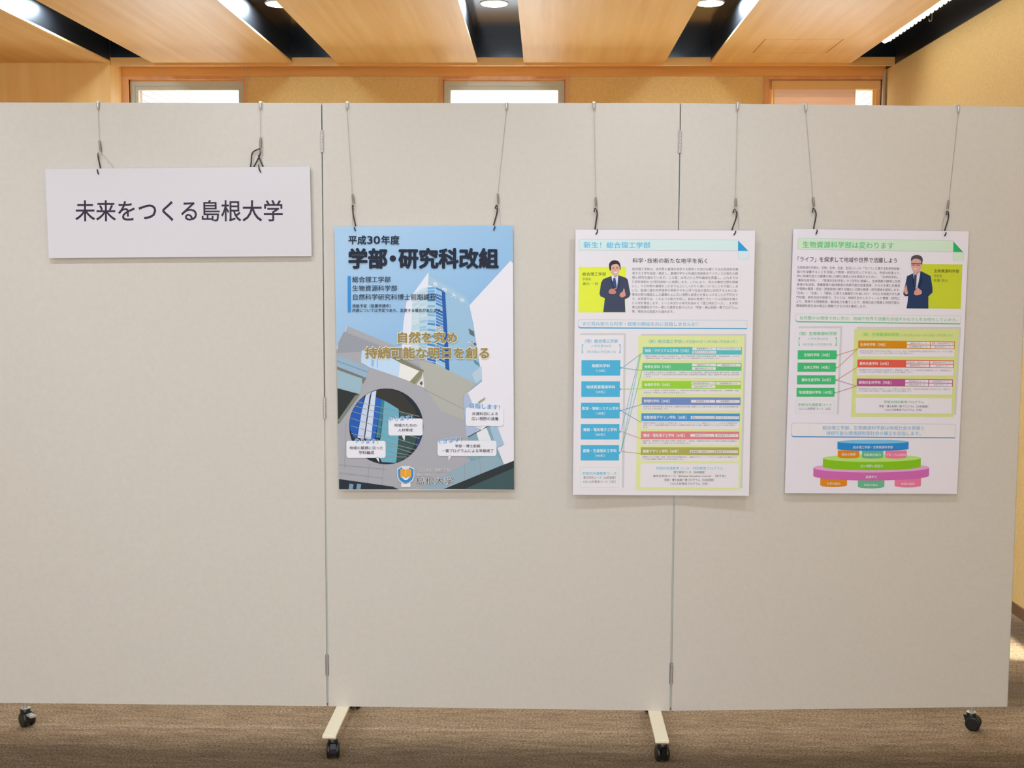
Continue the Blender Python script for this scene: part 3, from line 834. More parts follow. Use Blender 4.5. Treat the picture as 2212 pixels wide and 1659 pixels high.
# ---- science faculty poster (hangs across the second joint)
tw = math.radians(1.6); n2 = Vector((math.sin(tw), -math.cos(tw), 0))
p2 = Sheet('poster', 'white poster with blue title and blue boxes, hung across the right panel joint', 'poster',
           [(1241.5, 495.8), (1628.5, 498.2), (1620.5, 1070.9), (1239.3, 1069.0)], Vector((.6, -.0185, 0)), n2, ink(223, 217, 219, .42), .003)
A = Art(p2, 1230, 480, 5.395); B = Art(p2, 1230, 770, 5.185); E = Art(p2, 1240, 690, 7.9); C1 = Art(p2, 1370, 710, 8.848); C2 = Art(p2, 1370, 870, 8.296)
def header(A, x0, y0, x1, y1, dy, pale, dark, tx, ty0, ty1, tx1):
    A.rrect('title_banner', x0, y0, x1, y1, 28, tuple(int(v * .86) for v in pale), 1, dy, (1, 0, 0, 0))
    A.rrect('title_banner', x0 + 4, y0 + 4, x1 - 2, y1 - 4, 26, pale, 2, dy, (1, 0, 0, 0))
    A.poly('title_banner', [(tx, ty0), (tx, ty1), (tx1, ty1)], dark, 3)
    A.rrect('title_banner', tx, ty1 + 4, tx1 + 8, ty1 + 98, 18, tuple(int(v * .9) for v in pale), 1, 0, (0, 0, 0, 1))
    A.rrect('title_banner', tx + 3, ty1 + 6, tx1 + 5, ty1 + 95, 18, tuple(min(222, int(v * 1.01)) for v in pale), 2, 0, (0, 0, 0, 1))
header(A, 103, 195, 1953, 325, 10, (206, 224, 220), (38, 154, 206), 1953, 212, 332, 2070)
A.text('title_text', '新生！', 155, 362, 228, 300, (92, 182, 218), 4, .014)
A.text('title_text', '総合理工学部', 422, 932, 230, 302, (92, 182, 218), 4, .014, dy=1)
A.text('heading_text', '科学', 728, 850, 416, 474, (66, 58, 60), 2, .01)
A.ellipse('heading_text', 878, 446, 6, 6, (66, 58, 60), 2)
A.text('heading_text', '技術の新たな地平を拓く', 898, 1598, 417, 475, (66, 58, 60), 2, .01, dy=3)
A.quad('yellow_block', 100, 520, 652, 1048, (220, 228, 62), 1)
A.text('caption_text', '総合理工学部', 146, 418, 582, 622, (92, 96, 50), 2, .012)
A.text('caption_text', '学部長', 146, 245, 643, 677, (110, 112, 60), 2, .0)
A.text('caption_text', '廣光 一郎', 146, 328, 697, 732, (104, 106, 60), 2, .004)
def portrait(A, parts):
    for i, (pts, col, sm) in enumerate(parts):
        A.poly('portrait', pts, col, 3 + i * .6, smooth=sm)
SK = (214, 166, 148)
portrait(A, [
    ([(480, 625), (385, 662), (362, 705), (352, 780), (345, 830), (358, 862), (408, 882), (400, 960), (390, 1046), (648, 1046), (642, 960), (640, 896), (688, 872), (706, 838), (690, 760), (674, 668), (650, 645), (562, 616)], (60, 68, 88), False),
    ([(482, 626), (505, 606), (548, 622), (562, 618), (560, 660), (548, 765), (520, 722), (490, 672)], (214, 214, 228), False),
    ([(505, 650), (528, 646), (546, 740), (541, 772), (514, 742), (500, 690)], (48, 74, 126), False),
    ([(480, 628), (492, 690), (520, 760), (545, 800), (520, 800), (470, 700)], (46, 54, 74), False),
    ([(562, 616), (570, 680), (548, 800), (575, 760), (585, 680)], (46, 54, 74), False),
    ([(500, 590), (545, 590), (552, 622), (525, 640), (502, 612)], (190, 138, 120), False),
    ([(470, 510), (470, 548), (480, 590), (500, 614), (525, 626), (548, 616), (565, 590), (575, 550), (577, 508), (545, 478), (495, 484)], SK, True),
    ([(455, 520), (456, 482), (480, 452), (520, 441), (562, 454), (583, 488), (588, 538), (579, 552), (574, 512), (545, 484), (505, 490), (480, 508), (477, 560), (461, 552)], (50, 40, 42), True),
    ([(492, 528), (512, 522), (514, 527), (494, 533)], (70, 52, 50), False), ([(538, 520), (560, 520), (560, 525), (539, 525)], (70, 52, 50), False),
    ([(496, 540), (512, 537), (512, 543), (497, 545)], (60, 44, 44), False), ([(540, 535), (557, 534), (557, 540), (541, 541)], (60, 44, 44), False),
    ([(522, 545), (528, 545), (536, 566), (520, 567)], (196, 142, 126), False),
    ([(510, 578), (540, 573), (556, 576), (540, 592), (520, 591)], (226, 216, 214), True),
    ([(452, 800), (478, 772), (500, 775), (540, 764), (543, 775), (520, 786), (536, 800), (532, 828), (500, 834), (470, 832), (454, 822)], (196, 128, 112), True),
    ([(578, 842), (598, 815), (618, 800), (622, 772), (634, 776), (642, 812), (650, 850), (620, 872), (590, 868)], (206, 144, 126), True)])
T2 = ['総合理工学部は、自然界の真理を探求する理学と社会が必要とする応用技術を開', '発する工学を総合・融合し、基礎科学から先端応用技術までバランスの取れた教',
      '育と研究を進めています。この度、20年ぶりに学科編成を見直し、これまでの', '５学科体制から7学科体制へと刷新します。これにより、自らの専攻分野を明確',
      'にし、その分野の基礎をこれまで以上にしっかりと身につけることを可能にしま', 'した。急速に進む科学技術の革新やそれに伴う社会の変化に対応するためには、',
      '専攻分野の確固とした基礎の上に広い視野と創造力を身につけることが不可欠で', 'す。本学部では、このような能力を有し、独自の発想とグローバルな視点を備え',
      'た人材を育成します。１～２年次から研究を始める「理工特別コース」、大学院', '博士前期課程までの一貫した教育を受けられる「学部・博士前期一貫プログラム」', '等、特色ある取組みも進めます。']
for i, st in enumerate(T2):
    y = 543 + i * 49.4
    A.text('body_text', st, 724, 1955 if i < 10 else 1213, y - 16.5, y + 16.5, (118, 110, 110), 2, .004, dy=(4 if i < 10 else 1.5), em=True)
def outlined(A, x0, y0, x1, y1, dy, col, thick):
    mb_name = 'message_box' if 'message_box' not in A.sh.bufs else 'message_box.'
    A.rrect(mb_name, x0, y0, x1, y1, 30, tuple(int(v * .55 + 100) for v in col), 1, dy, (1, 0, 0, 1))
    A.rrect(mb_name, x0 + 3, y0 + 3, x1 - 3, y1 - 3, 28, col, 2, dy, (1, 0, 0, 1))
    A.rrect(mb_name, x0 + 3, y0 + 3, x1 - 3, y1 - thick, 28, (222, 217, 218), 3, dy, (1, 0, 0, 1))
outlined(A, 98, 1130, 2068, 1236, 9, (72, 160, 202), 15)
A.text('title_text', 'まだ見ぬ新たな科学・技術の開拓を共に目指しませんか？', 152, 1495, 1156, 1202, (104, 178, 206), 4, .006, dy=6)
# left column
def col_panel(Aq, Bq, x0t, x1t, yt, x0b, x1b, yb, sh):
    p = [Bq.c(x0b, yb), Bq.c(x1b, yb), Aq.c(x1t, yt), Aq.c(x0t, yt)]
    o = [(Bq.c(x0b + 26, yb - 20)), Bq.c(x1b + 24, yb - 20), Aq.c(x1t + 24, yt - 22), Aq.c(x0t + 26, yt - 22)]
    Aq.sh.poly('column_panel', o, (200, 197, 196), 1, True)
    Aq.sh.poly('column_panel', p, sh, 2, True)
col_panel(A, B, 100, 632, 1312, 90, 598, 1490, (224, 219, 220))
col_panel(A, B, 802, 2036, 1320, 755, 1926, 1496, (216, 222, 152))
BL = (96, 172, 206)
A.text('column_text', '〈現〉総合理工学部', 175, 562, 1360, 1402, BL, 4, .01)
A.text('column_text', '入学定員400名', 248, 485, 1422, 1452, (130, 186, 210), 4, .0)
A.text('column_text', '＋', 362, 374, 1466, 1476, (130, 186, 210), 4)
A.text('column_text', '3年次編入学定員12名', 200, 537, 1490, 1522, (130, 186, 210), 4, .0)
A.text('column_text', '【', 143, 162, 1420, 1522, (120, 180, 208), 4); A.text('column_text', '】', 575, 595, 1420, 1522, (120, 180, 208), 4)
A.text('column_text', '〈新〉総合理工学部', 918, 1305, 1364, 1406, (104, 186, 186), 4, .008)
A.text('column_text', '［入学定員400名＋3年次編入学定員12名］', 1308, 1945, 1370, 1404, (124, 190, 168), 4, .0)
DB = [(135, 37, 570, 210, '物質科学科', 252, 455, '［130名］'), (135, 275, 567, 450, '地球資源環境学科', 190, 515, '［50名］'), (133, 515, 567, 690, '数理・情報システム学科', 145, 555, '［100名］'),
      (133, 753, 565, 927, '機械・電気電子工学科', 160, 538, '［80名］'), (133, 990, 563, 1163, '建築・生産設計工学科', 158, 536, '［40名］')]
for x0, y0, x1, y1, st, tx0, tx1, n_ in DB:
    ym = (y0 + y1) / 2
    B.poly('department_box', [(x0, y1), (x1, y1), (x1, ym + 16), (x1 + 22, ym), (x1, ym - 16), (x1, y0), (x0, y0)], (74, 172, 208), 5, True)
    B.text('department_text', st, tx0, tx1, y0 + 45, y0 + 82, (222, 228, 230), 6, .02)
    B.text('department_text', n_, (x0 + x1) / 2 - 50, (x0 + x1) / 2 + 52, y0 + 104, y0 + 134, (214, 226, 230), 6, .01)
B.frame('box_outline', 130, 1240, 560, 1465, 3, (190, 206, 206), 3)
B.text('column_text', '学部内共通教育コース', 152, 536, 1292, 1326, (110, 188, 210), 4, .01)
B.text('column_text', '理工特別コース［20名程度］', 165, 525, 1340, 1371, (108, 102, 104), 4, .004)
B.text('column_text', 'COC人材育成コース［7名］', 162, 525, 1386, 1417, (108, 102, 104), 4, .004)
# connector lines
for a_, b_, c_ in (((815, 823), (1168, 560), (96, 178, 186)), ((815, 823), (1165, 862), (104, 186, 140)), ((808, 1185), (1160, 1175), (160, 204, 84)), ((805, 1550), (1160, 1445), (104, 140, 186)),
                   ((805, 1550), (1160, 1755), (96, 150, 196)), ((812, 1890), (1122, 600), (96, 176, 190)), ((812, 2238), (1136, 590), (98, 180, 176)), ((816, 2238), (1158, 868), (96, 182, 130)), ((812, 1905), (1160, 2035), (214, 130, 130)), ((812, 2248), (1158, 2288), (170, 164, 92))):
    E.line(('connector_line', a_ + b_), a_, b_, 8, c_, 6)
RWS = [(C1, 162, 342, 2055, 485, 597, (86, 184, 190), '物理・マテリアル工学科［73名］', 203, 1040), (C1, 155, 650, 2050, 795, 940, (94, 188, 122), '物質化学科［73名］', 198, 690),
       (C1, 150, 992, 2042, 1140, 1245, (150, 202, 56), '地球科学科［50名］', 195, 690), (C1, 150, 1305, 2038, 1450, 1560, (112, 136, 188), '数理科学科［50名］', 190, 685),
       (C2, 136, 185, 1900, 325, 464, (76, 146, 200), '知能情報デザイン学科［50名］', 175, 945), (C2, 132, 508, 1896, 648, 750, (218, 126, 128), '機械・電気電子工学科［64名］', 172, 915), (C2, 130, 793, 1893, 935, 1045, (170, 166, 80), '建築デザイン学科［40名］', 167, 805)]
MINI = [[(1110, 350, 1568, 402, '基礎物理学コース'), (1583, 352, 2038, 404, 'マテリアル工学コース'), (1110, 415, 1565, 468, '電子デバイス工学コース')],
        [(1105, 660, 1562, 712, '基礎化学コース'), (1578, 664, 2035, 716, '環境化学コース'), (1105, 728, 1558, 780, '機能材料化学コース')],
        [(1098, 1010, 1557, 1062, '地球物質資源科学コース'), (1575, 1014, 2030, 1064, '地球環境科学コース'), (1098, 1076, 1553, 1126, '自然災害科学コース')],
        [(1092, 1355, 1550, 1408, '数理基礎コース'), (1567, 1357, 2020, 1410, '数理展開コース')],
        [(1020, 233, 1450, 283, '情報システムデザインコース'), (1465, 236, 1890, 287, 'データサイエンスコース')],
        [(1017, 555, 1443, 603, '機械工学コース'), (1460, 558, 1877, 606, '電気電子工学コース')],
        [(1010, 846, 1438, 893, '建築構造・住環境コース'), (1453, 848, 1872, 896, '建築計画デザインコース')]]
DESC = [['物理学の基礎から応用までの知識を有し、様々な物質現象や機能の物理機構の解明、先端金属材料・エネルギ', 'ー関連材料の創成、先進材料を用いた電子デバイスの開発等を行う人材を育成します。'],
        ['化学の基礎から応用までの知識を有し、汚染物などの浄化環境研究、環境の負荷低減に関する研究、再生可能', 'な資源やエネルギーの有効利用に関する研究や様々な機能材料の開発等、幅広く物質化学に携わる人材を育成', 'します。'],
        ['フィールドを重視した地質学を基礎とし、地球科学の体系を理解する能力と地球史観を有し、資源開発・調査', '地域防災・環境などに携わる人材を育成します。'],
        ['数理科学の体系的知識と思考方法、数理科学を他分野に展開していく能力を身につけ、様々な社会的課題を解', '決できる人材を育成します。'],
        ['情報学の基礎から応用までの知識を身につけ、データサイエンス、情報セキュリティ、IoTなどの情報技術の', '活用により、社会的課題の解決や社会からの要請の実現に向けた立案・提案を行うことができる人材を育成し', 'ます。'],
        ['機械工学・電気電子工学に関する幅広い知識を有し、知能化・高機能化が求められる時代の高度な社会基盤の', '構築、及びものづくりに貢献できる人材を育成します。'],
        ['建築学における構造・環境・意匠の専門的知識を有し、建築やデザイン・アーキテクトの分野で人や環境にやさ', 'しい社会の構築に貢献できる人材を育成します。']]
for (Cx, x0, y0, x1, y1, y2, col, st, tx0, tx1), mi, ds in zip(RWS, MINI, DESC):
    Cx.quad('course_bar', x0, y0, x1, y1, col, 5, dy=4, fresh=True)
    Cx.quad('description_box', x0, y1 + 2, x1 - 8, y2, (222, 217, 216), 4, dy=4, fresh=True)
    Cx.text('course_text', st, tx0, tx1, y0 + 42, y0 + 100, (226, 230, 226), 6, .016, dy=1)
    for mx0, my0, mx1, my1, ms in mi:
        Cx.quad('course_label', mx0, my0, mx1, my1, (222, 217, 217), 6, dy=1, fresh=True)
        wd = min(mx1 - mx0 - 30, len(ms) * 38); c = (mx0 + mx1) / 2
        Cx.text('course_text', ms, c - wd / 2, c + wd / 2, my0 + 9, my1 - 9, (108, 102, 106), 7, .004)
    k = Cx.sc / 8.848
    full = len(ds[0])
    for i, d in enumerate(ds):
        ya = y1 + (34 + 41 * i) * k; xa = x0 + 32 * k; wx = (x1 - x0 - 75 * k) * (1 if i == 0 else min(1, len(d) / full))
        Cx.text('fine_print', d, xa, xa + wx, ya - 16 * k, ya + 16 * k, (134, 124, 126), 5, .004, dy=3, em=True)
C2.quad('program_box', 125, 1083, 1888, 1518, (223, 218, 219), 4, dy=4)
for st, x0, x1, y0, y1, c_ in (('学部内共通教育コース・特別教育プログラム', 403, 1608, 1143, 1196, (112, 196, 214)), ('理工特別コース［20名程度］', 722, 1285, 1218, 1264, (110, 104, 106)),
                               ('留学生特別コース（Bilingual Education Course）［若干名］', 355, 1655, 1288, 1334, (110, 104, 106)), ('学部・博士前期一貫プログラム［30名程度］', 555, 1450, 1357, 1403, (110, 104, 106)), ('COC人材育成プログラム［7名］', 665, 1338, 1425, 1470, (110, 104, 106))):
    C2.text('column_text', st, x0, x1, y0, y1, c_, 6, .006)
p2.done()

# ---- life science faculty poster
p3 = Sheet('poster', 'white poster with green title, green boxes and stacked coloured discs', 'poster',
           [(1709.5, 494.8), (2088.5, 499.5), (2071.9, 1067.0), (1699.6, 1065.0)], PAN[2][0] + PAN[2][2] * GAP, PAN[2][2], ink(222, 216, 222, .42), .003)
A = Art(p3, 1690, 480, 5.395); B = Art(p3, 1690, 770, 5.185); C3 = Art(p3, 1840, 700, 8.296)
header(A, 160, 185, 1970, 318, 27, (200, 220, 196), (46, 172, 100), 1970, 222, 346, 2085)
GR = (98, 190, 122)
A.text('title_text', '生物資源科学部は変わります', 213, 1275, 222, 298, GR, 4, .016, dy=12)
A.text('heading_text', '「ライフ」を探求して地域や世界で活躍しよう', 160, 1315, 400, 460, (72, 64, 66), 2, .012, dy=16)
A.poly('yellow_block', [(1600, 1003), (2068, 1008), (2080, 490), (1592, 485)], (192, 200, 50), 1)
A.text('caption_text', '生物資源科学部', 1748, 2042, 546, 586, (74, 80, 40), 2, .014, dy=3)
A.text('caption_text', '学部長', 1748, 1842, 608, 641, (104, 108, 50), 2, .0)
A.text('caption_text', '井藤 和人', 1745, 1918, 658, 697, (92, 96, 46), 2, .004)
portrait(A, [
    ([(1520, 588), (1435, 628), (1418, 720), (1402, 790), (1395, 838), (1418, 862), (1452, 858), (1446, 930), (1434, 1004), (1690, 1006), (1688, 930), (1688, 862), (1736, 818), (1734, 760), (1722, 690), (1710, 625), (1595, 568)], (40, 58, 92), False),
    ([(1508, 600), (1590, 568), (1582, 640), (1556, 765), (1535, 775), (1512, 680)], (206, 206, 214), False),
    ([(1516, 612), (1548, 604), (1546, 680), (1542, 770), (1516, 735)], (62, 64, 92), False),
    ([(1505, 598), (1520, 690), (1528, 790), (1500, 700)], (28, 42, 68), False),
    ([(1592, 566), (1598, 660), (1555, 790), (1562, 800), (1615, 680)], (28, 42, 68), False),
    ([(1525, 570), (1580, 545), (1585, 580), (1545, 610)], (186, 134, 120), False),
    ([(1483, 440), (1480, 500), (1494, 545), (1518, 586), (1548, 586), (1590, 548), (1606, 480), (1600, 430), (1530, 420)], (208, 158, 144), True),
    ([(1477, 438), (1488, 400), (1540, 380), (1592, 394), (1614, 430), (1606, 492), (1596, 484), (1592, 446), (1545, 424), (1505, 430), (1484, 452)], (78, 76, 80), True),
    ([(1482, 476), (1598, 480), (1598, 486), (1482, 482)], (50, 42, 44), False),
    ([(1486, 482), (1528, 483), (1526, 500), (1488, 499)], (168, 128, 118), False), ([(1540, 483), (1584, 484), (1582, 501), (1542, 500)], (168, 128, 118), False),
    ([(1486, 498), (1528, 500), (1528, 503), (1486, 501)], (60, 50, 52), False), ([(1540, 500), (1584, 501), (1584, 504), (1540, 503)], (60, 50, 52), False),
    ([(1512, 535), (1535, 532), (1550, 540), (1534, 556), (1516, 552)], (222, 190, 186), True),
    ([(1400, 800), (1404, 770), (1416, 752), (1420, 732), (1430, 736), (1438, 785), (1446, 828), (1420, 838)], (208, 154, 136), True),
    ([(1518, 832), (1526, 795), (1548, 776), (1548, 752), (1560, 758), (1582, 780), (1606, 800), (1604, 832), (1560, 850), (1530, 846)], (208, 150, 134), True)])
T3 = ['生物資源科学部は、生物、生命、生産、生活といった「ライフ」に関する科学的知識・', '能力を涵養することを目指して教育・研究を行ってきました。平成30年度より、', '特に地域社会から要請の高い分野の理系人材を育成するために、「生命科学科」、',
      '「農林生産学科」、「環境共生科学科」の３学科に再編し、生命現象の解明と生物', '資源の利活用、食糧資源や森林資源の持続可能な生産技術、それらを育む生態系', 'や環境の管理・保全・修復技術に関する幅広い分野の教育・研究環境を提供します。',
      '「生命」・「生産」・「環境」に関する基礎学力を身に付け、それらを発展させた専', '門知識、研究志向や技術力、さらには、地域を生かしたフィールド教育・研究に', 'より、現場での問題発見・解決能力を養うことで、地域社会の発展と持続可能な', '環境調和型社会の確立に貢献できる人材を養成します。']
for i, st in enumerate(T3):
    y = 527 + i * 49.4
    A.text('body_text', st, 158 - i * .9, (1362 - i * 1.2) if i < 9 else 968, y - 16.5, y + 16.5, (124, 116, 116), 2, .006, dy=(14 if i < 9 else 8), em=True)
outlined(A, 145, 1065, 2067, 1165, 25, (92, 182, 128), 13)
A.text('title_text', '自然豊かな環境で共に学び、地域や世界で活躍を目指すみなさんをお待ちしています。', 197, 2030, 1092, 1134, (112, 188, 134), 4, .008, dy=24)
col_panel(A, B, 160, 668, 1234, 112, 616, 665, (222, 216, 222))
col_panel(A, B, 834, 2052, 1242, 775, 1930, 676, (206, 212, 140))
A.text('column_text', '〈現〉生物資源科学部', 188, 628, 1275, 1318, GR, 4, .012)
A.text('column_text', '入学定員200名', 287, 525, 1341, 1371, (136, 194, 150), 4)
A.text('column_text', '＋', 401, 412, 1384, 1394, (136, 194, 150), 4)
A.text('column_text', '3年次編入学定員20名', 232, 572, 1406, 1438, (136, 194, 150), 4)
A.text('column_text', '【', 185, 203, 1340, 1440, (112, 190, 134), 4); A.text('column_text', '】', 608, 628, 1340, 1440, (112, 190, 134), 4)
GB = [(170, -71, 605, 31, '生物科学科［50名］', 240, 528), (170, 68, 598, 170, '生命工学科［40名］', 240, 525), (166, 208, 596, 310, '農林生産学科［65名］', 217, 540), (163, 348, 588, 450, '地域環境科学科［45名］', 190, 560)]
for x0, y0, x1, y1, st, t0, t1 in GB:
    ym = (y0 + y1) / 2 + 4
    B.poly('department_box', [(x0, y1), (x1, y1), (x1, ym + 14), (x1 + 16, ym), (x1, ym - 14), (x1, y0 + 1), (x0, y0)], (66, 180, 112), 5, True)
    B.text('department_text', st, t0, t1, y0 + 34, y0 + 70, (218, 226, 216), 6, .016)
B.frame('box_outline', 160, 487, 588, 632, 3, (190, 206, 196), 3)
B.text('column_text', '学部内共通教育コース', 182, 558, 521, 556, GR, 4, .01)
B.text('column_text', 'COC人材育成コース［6名］', 190, 550, 569, 599, (116, 108, 110), 4, .004)
C3.text('column_text', '〈新〉生物資源科学部', 178, 828, 152, 216, (120, 200, 96), 4, .012, dy=4)
C3.text('column_text', '［入学定員200名＋3年次編入学定員15名］', 845, 1800, 172, 222, (150, 200, 104), 4, .004, dy=2)
R3 = [(105, 293, 970, 432, 1838, 575, (206, 134, 22), '生命科学科［70名］', 145, 600), (98, 633, 965, 772, 1828, 915, (214, 90, 72), '農林生産学科［60名］', 135, 655), (92, 973, 952, 1110, 1815, 1253, (176, 82, 140), '環境共生科学科［70名］', 125, 708)]
M3s = [['細胞生物学コース', '水圏・多様性生物学コース', '生命機能化学コース', '食生命科学コース'], ['資源作物・畜産学コース', '園芸植物科学コース', '農業経済学コース', '森林学コース'], ['環境動態学コース', '生態環境学コース', '環境生物学コース', '地域工学コース']]
D3 = [['基本的な生命現象や生物の仕組みを理解するとともに、生命・生物資源を解析する高度な知識を身につけ、それらの知識', 'や技術を応用することにより社会に貢献できる人材を養成します。'],
      ['農林業等に関する持続可能な生産技術や、農業経営・流通についての総合的な知識を身につけ、農林業及び人', '々の豊かな生活の実現に貢献できる人材を養成します。'],
      ['環境調和型社会の確立を目指して、水・土壌などの環境の保全、生態系の環境管理を総合的に考え、実践する', 'ための知識と技術を習得し、社会に貢献できる人材を養成します。']]
for (x0, y0, xm, y1, x1, y2, col, st, t0, t1), ms, ds in zip(R3, M3s, D3):
    C3.poly('course_bar', [(x0, y1), (xm, y1 + 3), (x1, y1 + 12), (x1, y0 + 18), (xm, y0 + 6), (x0, y0)], col, 5, True)
    C3.quad('description_box', x0, y1 + 6, x1 - 8, y2, (222, 216, 222), 4, dy=8, fresh=True)
    C3.text('course_text', st, t0, t1, y0 + 42, y0 + 98, (226, 222, 218), 6, .016, dy=3)
    hw = (x1 - xm - 36) / 2
    for j, m_ in enumerate(ms):
        mx = xm + 8 + (j % 2) * (hw + 14); my = y0 + 24 + (j // 2) * 61 + (j % 2) * 6
        C3.quad('course_label', mx, my, mx + hw, my + 47, (222, 216, 222), 6, dy=4, fresh=True)
        wd = min(hw - 30, len(m_) * 36)
        C3.text('course_text', m_, mx + hw / 2 - wd / 2, mx + hw / 2 + wd / 2, my + 9, my + 39, (118, 110, 112), 7, .004, dy=3)
    for i, d in enumerate(ds):
        ya = y1 + 46 + 38 * i; wx = (x1 - x0 - 70) * (1 if i == 0 else .58)
        C3.text('fine_print', d, x0 + 30, x0 + 30 + wx, ya - 15, ya + 15, (140, 132, 134), 5, .004, dy=12 if i == 0 else 6, em=True)
C3.quad('program_box', 78, 1318, 1800, 1592, (222, 216, 222), 4, dy=12)
for st, x0, x1, y0, y1, c_ in (('学部内特別教育プログラム', 582, 1305, 1368, 1416, GR), ('学部・博士前期一貫プログラム［30名程度］', 498, 1375, 1448, 1490, (112, 104, 106)), ('COC人材育成プログラム［9名］', 605, 1268, 1511, 1553, (112, 104, 106))):
    C3.text('column_text', st, x0, x1, y0, y1, c_, 6, .008, dy=5)
for a_, b_, c_ in (((620, -18), (838, -88), (206, 136, 50)), ((614, 128), (838, -86), (206, 136, 50)), ((608, 262), (835, 120), (210, 104, 84)), ((608, 262), (832, 330), (176, 96, 146)), ((600, 405), (832, 330), (176, 96, 146))):
    B.line(('connector_line', a_ + b_), a_, b_, 5.5, c_, 6)
outlined(B, 113, 742, 1950, 903, 15, (54, 134, 190), 12)
B.text('title_text', '総合理工学部、生物資源科学部は地域社会の発展と', 460, 1598, 773, 818, (112, 168, 204), 4, .008, dy=6)
B.text('title_text', '持続可能な環境調和型社会の確立を目指します。', 502, 1560, 834, 880, (112, 168, 204), 4, .008, dy=5)
def drum(x0, x1, yt, yb, ry, side, topc, ly):
    cx, rx = (x0 + x1) / 2, (x1 - x0) / 2; n = 24; pts = []
    for k in range(n + 1):
        t = math.pi * k / n; pts.append((cx + rx * math.cos(t), yb + ry * math.sin(t)))
    pts += [(x0, yt), (x1, yt)]
    B.poly('stacked_disc', pts[::-1], side, ly, True)
    if topc:
        mb, ml = B.sh.bufs[[k for k in B.sh.bufs if isinstance(k, tuple) and k[0] == 'stacked_disc'][-1]]
        m = ink(*topc); ml.append(m)
        mb.add([B.sh.pt(*B.c(cx + rx * math.cos(2 * math.pi * k / 40), yt + ry * math.sin(2 * math.pi * k / 40)), (ly + .5) * .00018) for k in range(40)][::-1], [tuple(range(40))], 1)
OR, GN, PK = (212, 132, 30), (100, 176, 134), (222, 118, 152)
drum(445, 745, 1350, 1440, 22, OR, None, 1); drum(865, 1163, 1370, 1456, 22, GN, None, 1); drum(1277, 1573, 1360, 1446, 22, PK, None, 1)
drum(365, 1662, 1245, 1335, 54, (198, 100, 166), (214, 160, 198), 2)
drum(470, 1567, 1138, 1232, 42, (128, 184, 30), (176, 212, 112), 3)
drum(635, 877, 1050, 1122, 18, OR, None, 4); drum(905, 1145, 1054, 1126, 18, GN, None, 4); drum(1168, 1408, 1054, 1126, 18, PK, None, 4)
drum(630, 1427, 954, 1034, 22, (40, 132, 198), (118, 184, 214), 5)
WT = (222, 222, 220)
for st, x0, x1, y0, y1 in (('総合理工学部・生物資源科学部', 805, 1250, 1000, 1030), ('独自の発想', 678, 832, 1082, 1110), ('問題解決能力', 930, 1118, 1086, 1114), ('グローバルな視点', 1180, 1398, 1086, 1114), ('広い視野と創造力', 893, 1140, 1210, 1242),
                           ('基礎学力', 950, 1075, 1334, 1364), ('大学の強み', 515, 670, 1408, 1438), ('地域の強み', 932, 1087, 1424, 1452), ('地域の要請', 1348, 1500, 1414, 1442)):
    B.text('disc_text', st, x0, x1, y0, y1, WT, 7, .006)
p3.done()

